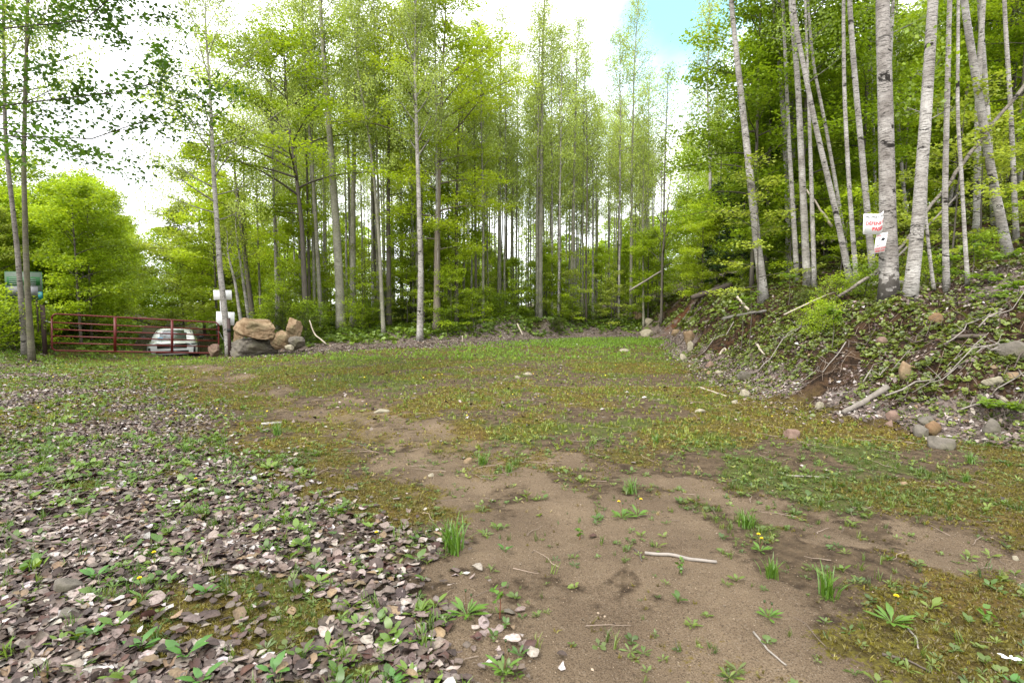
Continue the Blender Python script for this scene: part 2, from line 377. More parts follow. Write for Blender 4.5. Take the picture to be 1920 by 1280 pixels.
def masks(X, Y):
    n1 = fbm(X * 1.3, Y * 1.3, 61); n2 = fbm(X * 4.5, Y * 4.5, 62, 3); n3 = fbm(X * .45, Y * .45, 63, 3)
    toe = np.interp(Y, TOE[:, 1], TOE[:, 0]); d = X - toe; dB = Y - np.interp(X, BACK[:, 0], BACK[:, 1])
    forest = np.maximum(sst(.2, 1.5, dB), sst(-14.5, -17, X) * sst(8, 14, Y))
    w1 = np.interp(Y, [0, 2.2, 4, 7, 14, 20], [1.0, .75, .55, .5, .55, .6])
    d1 = dseg(X, Y, T1) - w1; d2 = dseg(X, Y, T2) - np.interp(Y, [2, 4, 8], [.28, .26, .22])
    mid = sst(.45, -.25, np.maximum(np.abs(X - .55) - .9, Y - 4.4) + (n2 - .5) * .6)     # sandy patch between the ruts near the camera
    dirt = np.maximum(np.maximum(sst(.30, -.15, d1 + (n2 - .5) * .5 + (n1 - .5) * .5), sst(.22, -.12, d2 + (n2 - .5) * .5)), mid * sst(.30, .5, n1 + .15))
    dirt = dirt * (1 - sst(3.8, 7.5, Y) * np.clip(.30 + 1.6 * (n1 - .42), .1, .8)) * np.where(n2 > .56, .75, 1)
    bnd = np.interp(Y, LB[:, 1], LB[:, 0])
    s = bnd - X
    edge = np.exp(-((s - .5) / .45) ** 2)
    litL = sst(-.6, .8, s + (n2 - .5) * 1.9 + (n1 - .5) * 1.2) * sst(20, 15, Y)
    gap = np.exp(-(((X + 1.45) / .55) ** 2 + ((Y - 2.72) / .42) ** 2)) + .8 * np.exp(-(((X + .55) / .5) ** 2 + ((Y - 4.1) / .35) ** 2)) + .7 * np.exp(-(((X + 3.2) / .5) ** 2 + ((Y - 5.0) / .5) ** 2))
    gapm = sst(.38, .62, gap + (n2 - .5) * 1.5 + (n1 - .5) * .9)
    litL = litL * (1 - .9 * gapm)
    litL = litL * (1 - .72 * sst(3.2, 7.5, Y) * sst(.40, .56, n1 + .06)) * (1 - .35 * sst(6, 12, Y)) * (1 - .3 * sst(.5, .65, n2))
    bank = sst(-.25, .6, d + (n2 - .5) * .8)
    litR = np.exp(-((d - .30) / .45) ** 2) * sst(.35, .6, n1 + .12) + bank * .34 * sst(.46, .60, n2) + .5 * bank * sst(6.4, 7.7, X) * sst(11, 8.5, Y)
    litR = litR * sst(-4, 3, Y); litR = np.maximum(litR, .55 * bank * sst(19, 23, Y) * sst(.42, .56, n2))
    litB = sst(-3.4, -.8, dB + (n1 - .5) * 2.5 + (n2 - .5) * 1.2) * sst(2.2, .6, dB) * sst(-11.5, -9.5, X) * sst(9, 6.5, X) + .35 * sst(.5, 2, dB) * sst(.4, .6, n1)
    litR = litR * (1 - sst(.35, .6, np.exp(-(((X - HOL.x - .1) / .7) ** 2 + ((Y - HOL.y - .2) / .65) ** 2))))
    lit = np.clip(np.maximum(np.maximum(litL, litR), litB), 0, 1) * (1 - .75 * dirt)
    lush = np.exp(-(((X - 3.4) / 4.2) ** 2 + ((Y - 25.0) / 2.3) ** 2)) * (1 - sst(-.3, .5, d))
    grass = np.clip((.10 + .9 * sst(.50, .72, n1) + .35 * sst(.52, .66, n2)) * (1 - dirt) * (1 - .75 * litL) * (1 - .8 * litB) + 1.3 * lush, 0, 1.3)
    grass = np.where(Y > 7, grass + .25 * (1 - litB) * (1 - dirt), grass)
    moss = np.clip(sst(.38, .58, fbm(X * .9 + 5, Y * .9, 71)) * (1 - dirt * .85), 0, 1)
    moss = np.maximum(moss, gapm * .7)
    red = np.clip(sst(.05, .35, d) * sst(1.3, .8, d) * .35 * sst(.45, .6, n1) + 1.0 * np.exp(-(((X - SCAR.x - .2) / 1.0) ** 2 + ((Y - SCAR.y - .5) / 1.3) ** 2)) + 1.1 * np.exp(-(((X - HOL.x - .1) / .75) ** 2 + ((Y - HOL.y - .2) / .7) ** 2)) + np.exp(-(((X - 1.2) / .8) ** 2 + ((Y - 27.6) / .7) ** 2)), 0, 1)
    return dict(dirt=dirt * (1 - .55 * sst(.52, .66, fbm(X * 1.9, Y * 1.1, 95, 3)) * sst(2.2, 3.2, Y)), lit=lit, litL=litL, litR=np.clip(litR, 0, 1), litB=litB, bank=bank, grass=grass, moss=moss, red=red, forest=forest, d=d, dB=dB, lush=lush, n1=n1, n2=n2)

# ---------------------------------------------------------------- ground: one sheet out to the horizon
def axis(a, b, step, far, gr):
    core = list(np.arange(a, b + 1e-6, step)); s = step
    hi = [core[-1]]
    while hi[-1] < far: s *= gr; hi.append(hi[-1] + s)
    lo = [core[0]]; s = step
    while lo[-1] > -far: s *= gr; lo.append(lo[-1] - s)
    return np.array(lo[:0:-1] + core + hi[1:])
gx = axis(-9.0, 11.0, .07, 900, 1.06)
ya = axis(1.2, 16.0, .07, 900, 1.035); gy = ya[(ya > -40) | (np.arange(len(ya)) % 2 == 0)]
XX, YY = np.meshgrid(gx, gy); ZZ = height(XX, YY); mk_ = masks(XX, YY)
nx, ny = len(gx), len(gy)
idx = (np.arange(ny - 1)[:, None] * nx + np.arange(nx - 1)[None, :])
F = np.stack([idx, idx + 1, idx + nx + 1, idx + nx], -1).reshape(-1, 4)
V = np.stack([XX, YY, ZZ], -1).reshape(-1, 3)
m, t, out = mat('soil')
pos = t.nodes.new('ShaderNodeTexCoord').outputs['Object']
a_d, a_m, a_b, a_r, a_l, a_g, a_f = [attr(t, k, 'Fac') for k in ('dirt', 'moss', 'bank', 'red', 'litter', 'grassy', 'forest')]
n_s = noise(t, pos, 140, 4, .7); n_m = noise(t, pos, 9, 6, .65); n_l = noise(t, pos, 1.4, 5, .6); n_x = noise(t, pos, 38, 4, .7)
sand = mixc(t, ramp(t, n_l, [(.35, 0), (.65, 1)]), (.150, .106, .068), (.240, .175, .112))
sand = mixc(t, ramp(t, n_s, [(.38, .8), (.5, 0)]), sand, (.045, .030, .020)); sand = mixc(t, ramp(t, n_s, [(.60, 0), (.66, .8)]), sand, (.34, .30, .25))
soil = mixc(t, ramp(t, n_m, [(.35, 0), (.6, 1)]), (.050, .034, .021), (.135, .095, .058)); soil = mixc(t, ramp(t, n_s, [(.6, 0), (.68, .6)]), soil, (.30, .26, .21))
mossc = mixc(t, ramp(t, n_m, [(.38, 0), (.62, 1)]), (.075, .056, .014), (.185, .165, .022)); mossc = mixc(t, ramp(t, n_l, [(.45, 0), (.6, .7)]), mossc, (.17, .105, .022))
mossc = mixc(t, ramp(t, n_x, [(.4, .8), (.55, 0)]), mossc, (.045, .035, .012))
f = ramp(t, mth(t, 'ADD', a_d, mth(t, 'MULTIPLY', mth(t, 'SUBTRACT', n_m, .5), 1.3)), [(.35, 0), (.6, 1)])
c = mixc(t, f, soil, sand)
f2 = ramp(t, mth(t, 'ADD', a_m, mth(t, 'MULTIPLY', mth(t, 'SUBTRACT', n_x, .5), 1.8)), [(.42, 0), (.62, .85)])
c = mixc(t, f2, c, mossc)
f3 = ramp(t, mth(t, 'ADD', a_g, mth(t, 'MULTIPLY', mth(t, 'SUBTRACT', n_x, .5), 1.6)), [(.45, 0), (.75, .7)])
c = mixc(t, f3, c, mixc(t, n_m, (.045, .075, .012), (.10, .13, .02)))
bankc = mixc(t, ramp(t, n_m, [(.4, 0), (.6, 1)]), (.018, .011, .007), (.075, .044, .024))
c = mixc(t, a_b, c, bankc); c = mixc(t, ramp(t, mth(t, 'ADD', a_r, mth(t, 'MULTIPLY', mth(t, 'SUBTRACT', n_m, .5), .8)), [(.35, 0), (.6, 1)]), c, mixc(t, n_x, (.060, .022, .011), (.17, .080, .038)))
floor_ = mixc(t, ramp(t, n_m, [(.4, 0), (.6, 1)]), (.035, .028, .014), (.085, .075, .03)); c = mixc(t, a_f, c, floor_)
vor = t.nodes.new('ShaderNodeTexVoronoi'); vor.inputs['Scale'].default_value = 26; t.links.new(pos, vor.inputs['Vector'])
litc = mixc(t, ramp(t, n_x, [(.35, 0), (.6, 1)]), (.10, .070, .055), (.27, .225, .20)); c = mixc(t, ramp(t, mth(t, 'ADD', a_l, mth(t, 'MULTIPLY', mth(t, 'SUBTRACT', n_x, .5), 1.2)), [(.4, 0), (.6, .8)]), c, litc)
hgt = mth(t, 'ADD', mth(t, 'ADD', mth(t, 'MULTIPLY', n_m, 1.0), mth(t, 'MULTIPLY', n_x, .7)), mth(t, 'MULTIPLY', n_s, .35))
princ(t, out, c, .95, hgt, 1.0, .045, spec=.12); MT['soil'] = m
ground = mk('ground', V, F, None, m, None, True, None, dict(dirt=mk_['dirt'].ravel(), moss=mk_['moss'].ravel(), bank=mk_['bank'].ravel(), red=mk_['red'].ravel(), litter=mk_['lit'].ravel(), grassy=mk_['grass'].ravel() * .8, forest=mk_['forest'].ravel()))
tag(ground, kind='structure')

# ---------------------------------------------------------------- litter, grass, ground cover (nobody could count them)
rg = np.random.default_rng(7)
def normals(X, Y):
    e = .06; zx = (height(X + e, Y) - height(X - e, Y)) / (2 * e); zy = (height(X, Y + e) - height(X, Y - e)) / (2 * e)
    n = np.stack([-zx, -zy, np.ones_like(zx)], 1); return n / np.linalg.norm(n, axis=1)[:, None]
def sample(n, y0, y1, key, p=1.0, spread=1.06, rng=rg):
    """points in the wedge the camera looks over, uniform in the ground plane, kept by mask"""
    Y = np.sqrt(rng.random(n) * (y1 ** 2 - y0 ** 2) + y0 ** 2); X = (rng.random(n) * 2 - 1) * (Y * spread + .5)
    M = masks(X, Y); k = rng.random(n) < np.clip(key(M, X, Y), 0, 1) * p
    return X[k], Y[k], {q: v[k] for q, v in M.items()}
# dead leaves
LV = np.array([(0, 0, 0), (.36, .16, .07), (0, .26, 0), (-.35, .18, .05), (.45, .52, .12), (0, .56, .02), (-.44, .54, .10), (.29, .86, .05), (-.27, .88, .08), (.02, 1.06, .0)], float); LV[:, 1] -= .5
LT = [(0, 1, 2), (0, 2, 3), (1, 4, 5), (1, 5, 2), (2, 5, 6), (2, 6, 3), (4, 7, 5), (5, 7, 9), (5, 9, 8), (5, 8, 6)]
FV = np.array([(0, -.5, 0), (.38, 0, .13), (0, .5, 0), (-.36, .05, .1)], float); FQ = [(0, 1, 2, 3)]
PAL = np.array([(.335, .28, .245), (.215, .170, .145), (.135, .102, .084), (.088, .062, .050), (.052, .035, .029), (.46, .42, .40), (.21, .145, .085), (.075, .036, .026)])
def litter(name, label, groups):
    Vs, Cs, Tt, Qq, n0 = [], [], [], [], 0
    for (n, y0, y1, key, s0, s1, full) in groups:
        X, Y, M = sample(n, y0, y1, key); m_ = len(X)
        nr = normals(X, Y) + rg.normal(0, 1, (m_, 3)) * np.where(rg.random((m_, 1)) < .22, .40, .13 if full else .2); 
        size = s0 + (s1 - s0) * rg.random(m_) ** 1.4 * np.where(rg.random(m_) < .15, 1.35, 1)
        sc = np.stack([size * rg.uniform(.7, 1.0, m_), size, size * rg.choice([-1.6, -.7, .6, 1.4, 2.6], m_)], 1)
        Mx = rotmats(nr, rg.random(m_) * 2 * PI)
        pz = height(X, Y) + rg.uniform(.004, .03, m_)
        w = rg.choice(len(PAL), m_, p=[.13, .18, .20, .17, .13, .05, .06, .08]); col = PAL[w] * rg.uniform(.75, 1.2, (m_, 1)) * rg.uniform(.95, 1.05, (m_, 3))
        tv = LV if full else FV
        v, c_ = scatter(tv, np.stack([X, Y, pz], 1), Mx, sc, col)
        if full:
            jit = rg.normal(0, .0026, v.shape); v = v + jit
            c_ = c_ * np.tile(np.array([.85, .75, 1.12, .8, .78, 1.1, .72, .8, .85, .9]), m_)[:, None] * rg.uniform(.88, 1.12, (len(v), 1))
            Tt.append(faces(LT, len(tv), m_) + n0)
        else: Qq.append(faces(FQ, 4, m_) + n0)
        Vs.append(v); Cs.append(c_); n0 += len(v)
    o = mk(name, np.concatenate(Vs), np.concatenate(Qq) if Qq else None, np.concatenate(Tt) if Tt else None, MT['dead_leaf'], np.concatenate(Cs))
    tag(o, label, 'leaf litter', kind='stuff'); return o
stray = lambda M, X, Y: .012 + .05 * sst(.55, .7, M['n2']) * (1 - M['dirt'])
litter('leaf_litter', 'pale grey and brown dead leaves lying thick on the near left ground', [
    (92000, 1.3, 5.2, lambda M, X, Y: M['litL'] * (X < 1.2) * np.clip(1.3 - 3.4 * (M['n2'] - .42).clip(0), .12, 1) * np.clip(1.15 - .5 * sst(.5, .62, fbm(X * 2.4, Y * 2.4, 91, 2)), .3, 1), .030, .086, True),
    (150000, 5.2, 12, lambda M, X, Y: M['litL'] * .8, .045, .08, False),
    (110000, 12, 20, lambda M, X, Y: M['litL'] * .9 * (X < 0), .05, .09, False)])
litter('leaf_litter', 'whitish dead leaves on the slope and foot of the right bank', [
    (110000, 3, 14, lambda M, X, Y: np.clip(M['litR'], 0, 1) * (X > 1.0) , .045, .085, False),
    (120000, 14, 27, lambda M, X, Y: np.clip(M['litR'], 0, 1) * (X > 0) * .9, .06, .10, False)])
litter('leaf_litter', 'brown dead leaves strewn along the far forest edge', [
    (300000, 17, 33, lambda M, X, Y: M['litB'] * .55, .06, .11, False)])
litter('leaf_litter', 'single bleached leaves scattered over the bare clearing', [
    (9000, 1.4, 7, lambda M, X, Y: stray(M, X, Y) * .5 * (M['d'] < 0), .03, .055, True),
    (90000, 7, 24, lambda M, X, Y: (stray(M, X, Y) + .03) * (M['d'] < 0), .05, .10, False)])

# pebbles
bm_v = np.array([(1, 0, 0), (-1, 0, 0), (0, 1, 0), (0, -1, 0), (0, 0, .7), (0, 0, -.5)], float)
bt = [(0, 2, 4), (2, 1, 4), (1, 3, 4), (3, 0, 4), (2, 0, 5), (1, 2, 5), (3, 1, 5), (0, 3, 5)]
X, Y, M = sample(42000, 1.3, 8, lambda M, X, Y: (.12 + .6 * M['dirt']) * (M['litL'] < .5) * np.where(Y < 4, .8, .3)); m_ = len(X)
s = rg.uniform(.0014, .0042, m_) * np.where(rg.random(m_) < .03, 2.6, 1)
v, c_ = scatter(bm_v, np.stack([X, Y, height(X, Y) + s * .3], 1), rotmats(normals(X, Y), rg.random(m_) * 6.3), np.stack([s * rg.uniform(.8, 1.6, m_), s, s], 1), np.array([(.22, .17, .12)]) * rg.uniform(.4, 1.9, (m_, 1)))
m, t, out = mat('grit'); princ(t, out, attr(t, 'Col'), .9); MT['grit'] = m
tag(mk('gravel', v, None, faces(bt, 6, m_), m, c_), 'tiny pebbles and grit on the bare sandy track', 'gravel', kind='stuff')

# grass: tufts of curved blades
def tuft(nb, h, seed, spread=.35, w=.006):
    r = np.random.default_rng(seed); V = []; Q = []
    for i in range(nb):
        a = r.random() * 2 * PI; hh = h * r.uniform(.5, 1.1); ln = r.uniform(.1, spread) ; x0, y0 = r.normal(0, .12 * h, 2)
        dx, dy = math.cos(a), math.sin(a); px_, py_ = -dy * w, dx * w; b = len(V)
        for k, (tt, ww) in enumerate(((0, 1), (.45, .9), (.8, .55), (1, .08))):
            o = ln * tt ** 2 * hh * 1.4; z = hh * (tt - .25 * ln * tt ** 2 * 2)
            V += [(x0 + dx * o + px_ * ww, y0 + dy * o + py_ * ww, z), (x0 + dx * o - px_ * ww, y0 + dy * o - py_ * ww, z)]
        for k in range(3): Q.append((b + 2 * k, b + 2 * k + 1, b + 2 * k + 3, b + 2 * k + 2))
    return np.array(V), Q
def rosette(nl, L, seed, up=.5, wid=.16, stalk=.25):
    """broad-leaved weed: leaves arching out from one root"""
    r = np.random.default_rng(seed); V = []; Q = []
    for i in range(nl):
        a = i * 2.4 + r.normal(0, .3); e = r.uniform(up * .5, up * 1.5); l = L * r.uniform(.6, 1.1); w = l * wid; b = len(V)
        d = np.array((math.cos(a), math.sin(a))); pr = np.array((-d[1], d[0]))
        for tt, ww in ((0, .12), (stalk, .25), (.55, 1), (.82, .8), (1, .05)):
            rr = l * tt * math.cos(e * (1 - .5 * tt)); z = l * tt * math.sin(e) - l * .35 * tt ** 2 * math.sin(e)
            c0 = d * rr; V += [(*(c0 + pr * w * ww), z + .12 * w * ww), (*(c0 - pr * w * ww), z + .12 * w * ww)]
        for k in range(4): Q.append((b + 2 * k, b + 2 * k + 1, b + 2 * k + 3, b + 2 * k + 2))
    return np.array(V), Q
def cover(name, label, cat, temps, n, y0, y1, key, size, cols, matname='herb', tilt=.15, rng=rg, dz=0.0):
    X, Y, M = sample(n, y0, y1, key); Vs, Cs, Qs, n0 = [], [], [], 0
    which = rng.integers(0, len(temps), len(X))
    for k, (tv, tq) in enumerate(temps):
        q = which == k; m_ = int(q.sum())
        if not m_: continue
        x, y = X[q], Y[q]; sc = rng.uniform(size[0], size[1], m_)
        nr = np.array([(0, 0, 1.)]) * .6 + normals(x, y) * .4 + rng.normal(0, tilt, (m_, 3))
        cm = np.array(cols[0]) + (np.array(cols[1]) - np.array(cols[0])) * rng.random((m_, 1)); cm = cm * rng.uniform(.75, 1.25, (m_, 1))
        v, c_ = scatter(tv, np.stack([x, y, height(x, y) + dz], 1), rotmats(nr, rng.random(m_) * 6.3), np.stack([sc] * 3, 1), cm)
        Vs.append(v); Cs.append(c_); Qs.append(faces(tq, len(tv), m_) + n0); n0 += len(v)
    o = mk(name, np.concatenate(Vs), np.concatenate(Qs), None, MT[matname], np.concatenate(Cs)); tag(o, label, cat, kind='stuff'); return o
tf = [tuft(14, .09, i, .45, .0032) for i in range(5)]; tfar = [tuft(7, .10, 20 + i, .5, .008) for i in range(4)]
GC = ((.065, .12, .014), (.15, .20, .03))
cover('grass', 'short fresh green grass tufts in the near clearing', 'grass', tf, 2600, 1.4, 6, lambda M, X, Y: sst(.45, .9, M['grass']) * (M['d'] < .3), (.35, 1.0), GC)
cover('grass', 'low mixed grass growing across the middle of the clearing', 'grass', tfar, 60000, 6, 20, lambda M, X, Y: M['grass'] * .42 * (M['d'] < .3), (.35, .85), ((.13, .19, .022), (.25, .29, .045)))
cover('grass', 'bright lush grass at the far end of the clearing', 'grass', tfar, 46000, 16, 31, lambda M, X, Y: (M['grass'] * .4 + M['lush'] * 1.6) * (M['d'] < .3) * (M['dB'] < -.6), (.6, 1.2), ((.15, .29, .02), (.26, .40, .04)))
ros = [rosette(9, .08, i, .45, .11) for i in range(4)] + [rosette(6, .06, 10 + i, .9, .30, .4) for i in range(4)] + [rosette(5, .07, 90 + i, 1.2, .16, .4) for i in range(3)] + [tuft(9, .07, 95 + i, .5, .0028) for i in range(4)]
cover('weeds', 'small broad-leaved weeds sprouting over the near ground', 'weeds', ros, 15000, 1.35, 6.5, lambda M, X, Y: (.14 + .34 * sst(.48, .68, M['n1']) + .25 * sst(.55, .65, M['n2']) + .42 * M['litL'] * sst(.40, .55, M['n2'])) * (1 - .72 * M['dirt']) * (M['d'] < .3), (.22, .8), ((.06, .11, .018), (.15, .20, .035)))
sprout = [rosette(5, .10, 110 + i, 1.25, .22, .35) for i in range(4)] + [rosette(7, .09, 120 + i, .9, .14, .3) for i in range(3)] + [tuft(10, .11, 130 + i, .45, .003) for i in range(3)]
cover('weeds', 'green seedlings pushing up through the near leaf litter', 'weeds', sprout, 9000, 1.5, 6.5, lambda M, X, Y: (M['litL'] > .25) * (.10 + .55 * sst(.47, .60, M['n2']) + .25 * sst(3.0, 5, Y)) * (X < .5), (.35, 1.05), ((.06, .13, .016), (.15, .23, .03)), dz=.008)
cover('weeds', 'thin sprouts and grass shoots in the sand and moss of the near right', 'weeds', sprout, 3600, 1.5, 6.5, lambda M, X, Y: (X > -.2) * (.10 + .6 * sst(.50, .62, M['n2'])) * (1 - .6 * M['dirt']) * (M['d'] < 0), (.25, .8), ((.06, .12, .016), (.16, .21, .03)))
rofar = [rosette(6, .09, 30 + i, .7, .24, .2) for i in range(4)] + [tuft(7, .09, 35 + i, .5, .006) for i in range(3)]
cover('weeds', 'leafy weeds among the dead leaves on the left', 'weeds', rofar, 42000, 4.5, 20, lambda M, X, Y: (X < -2) * .42 * (M['d'] < 0) * (M['litL'] > .05) * sst(.36, .56, M['n1'] + .05) + .16 * sst(-13, -15, X), (.5, 1.3), ((.08, .15, .02), (.16, .24, .035)))
cover('weeds', 'tiny weeds dotting the mossy ground beyond the track', 'weeds', rofar, 46000, 4.5, 20, lambda M, X, Y: .30 * sst(.30, .62, M['n2']) * (1 - M['dirt']) * (M['d'] < 0), (.22, .55), ((.14, .20, .025), (.28, .30, .06)))
gc = [rosette(6, .13, 50 + i, .8, .34, .35) for i in range(5)]
cover('ground_cover', 'low green plants covering the slope of the right bank', 'ground cover', gc, 330000, 4.5, 17, lambda M, X, Y: M['bank'] * sst(.32, .50, M['n1'] + .14 * sst(.4, 2.0, M['d'])) * (1 - .5 * M['litR']) * (1 - M['red']) * (X > 1) * np.where(X > 6.6, .35, .68), (.17, .52), ((.07, .10, .014), (.20, .25, .03)), tilt=.3)
cover('ground_cover', 'green plants on the far part of the right bank', 'ground cover', gc, 110000, 17, 34, lambda M, X, Y: (M['d'] > .8) * sst(.4, .58, M['n1'] + .06) * (1 - M['red']) * .8, (.4, 1.2), ((.08, .12, .014), (.19, .24, .03)), tilt=.3)
cover('ground_cover', 'green undergrowth on the forest floor behind the clearing', 'ground cover', gc, 260000, 19, 46, lambda M, X, Y: M['forest'] * (np.abs(X + 13.0 + .66 * (Y - 21)) > 2.2) * sst(.3, .5, M['n1'] + .05) * .75 * (M['d'] < 1), (.5, 1.5), ((.085, .15, .014), (.20, .29, .03)), tilt=.3)
mt_ = [tuft(7, .022, 140 + i, .8, .0022) for i in range(5)]
cover('moss', 'low olive-brown moss cushions on the near ground', 'moss', mt_, 75000, 1.35, 6, lambda M, X, Y: M['moss'] * (1 - M['dirt']) * (M['litL'] < .3) * (M['d'] < .2), (.5, 1.3), ((.09, .068, .014), (.22, .19, .026)), tilt=.3)
cover('moss', 'rusty olive moss over the middle of the clearing', 'moss', [tuft(6, .035, 150 + i, .9, .005) for i in range(4)], 90000, 6, 15, lambda M, X, Y: M['moss'] * .8 * (1 - M['dirt']) * (M['litL'] < .5) * (M['d'] < .2), (.5, 1.2), ((.14, .105, .022), (.30, .26, .035)), tilt=.3)
# crumbs of soil
X, Y, M = sample(30000, 1.35, 6, lambda M, X, Y: .9 * (1 - .8 * M['dirt']) * (M['litL'] < .6)); m_ = len(X); s = rg.uniform(.002, .006, m_)
v, c_ = scatter(bm_v, np.stack([X, Y, height(X, Y) + s * .3], 1), rotmats(normals(X, Y), rg.random(m_) * 6.3), np.stack([s * rg.uniform(.8, 1.6, m_), s, s], 1), np.array([(.10, .068, .042)]) * rg.uniform(.3, 2.2, (m_, 1)))
tag(mk('soil_crumbs', v, None, faces(bt, 6, m_), MT['grit'], c_), 'crumbs of dark soil between moss and track', 'soil', kind='stuff')
# flower heads
fl = [(np.array([(math.cos(a) * .012, math.sin(a) * .012, .0) for a in np.arange(4) * PI / 2] + [(math.cos(a + .4) * .010, math.sin(a + .4) * .010, .006) for a in np.arange(4) * PI / 2]), [(0, 1, 2, 3), (4, 5, 6, 7)])]
m, t, out = mat('petal'); princ(t, out, attr(t, 'Col'), .7); MT['petal'] = m
cover('dry_grass', 'straw-coloured thatch of last year among the green of the clearing', 'dry grass', tfar, 60000, 4, 22, lambda M, X, Y: .34 * (1 - M['dirt'] * .6) * (M['d'] < .2) * (M['litL'] < .7) * (M['dB'] < -1) * sst(.62, .42, M['n1']), (.15, .4), ((.21, .155, .07), (.42, .34, .19)), tilt=.5)
cover('flowers', 'small yellow flower heads dotted over the distant clearing', 'flowers', fl, 3000, 7, 22, lambda M, X, Y: .24 * (1 - M['dirt']) * (M['d'] < 0) * (M['litL'] < .6) * (M['dB'] < -2), (.8, 1.6), ((.75, .55, .02), (.8, .7, .05)), 'petal', dz=.05)
# fine twigs
def twigs():
    mb = MB(); X, Y, M = sample(5200, 1.4, 12, lambda M, X, Y: .16 + .7 * M['bank'] * (X > 0)); r = rg
    for x, y in zip(X, Y):
        a = r.random() * 6.3; l = r.uniform(.05, .28) * (1 if y < 5 else 1.7); ts = np.linspace(-.5, .5, 5)
        px_ = x + math.cos(a) * l * ts + r.normal(0, .012, 5) * l * 4; py_ = y + math.sin(a) * l * ts + r.normal(0, .012, 5) * l * 4
        mb.tube(np.stack([px_, py_, height(px_, py_) + .012], 1), np.linspace(.0028, .0012, 5), 4, np.array((.17, .13, .10)) * r.uniform(.5, 2.2), False)
    tag(mb.build('twig_litter', MT['grit']), 'fine broken twigs strewn over the near ground', 'twigs', kind='stuff')
twigs()
# ---------------------------------------------------------------- trees
K4 = np.array([(0, 0, 0), (.36, .42, .10), (0, 1, -.06), (-.36, .42, .10)], float); KQ = [(0, 1, 2, 3)]
K6 = np.array([(0, 0, 0), (.30, .18, .05), (.40, .48, .08), (0, 1.02, -.08), (-.40, .48, .08), (-.30, .18, .05), (0, .45, 0)], float)
KQ6 = [(0, 1, 2, 6), (6, 2, 3, 4), (0, 6, 4, 5)]
def path_len(P_):
    s = np.concatenate([[0], np.cumsum(np.linalg.norm(np.diff(P_, axis=0), axis=1))]); return s / s[-1], s[-1]
def at_t(P_, S, t):
    return np.array([np.interp(t, S, P_[:, k]) for k in range(3)]).T
SHAPES = dict(maple=lambda u: (np.sin(PI * np.clip(u * .9 + .12, 0, 1)) ** .6), aspen=lambda u: (1 - u) ** .6 * (u + .12) ** .35 * 1.25, spruce=lambda u: (1 - u) ** .9, bush=lambda u: np.sqrt(np.clip(1 - u * u * .8, 0, 1)))
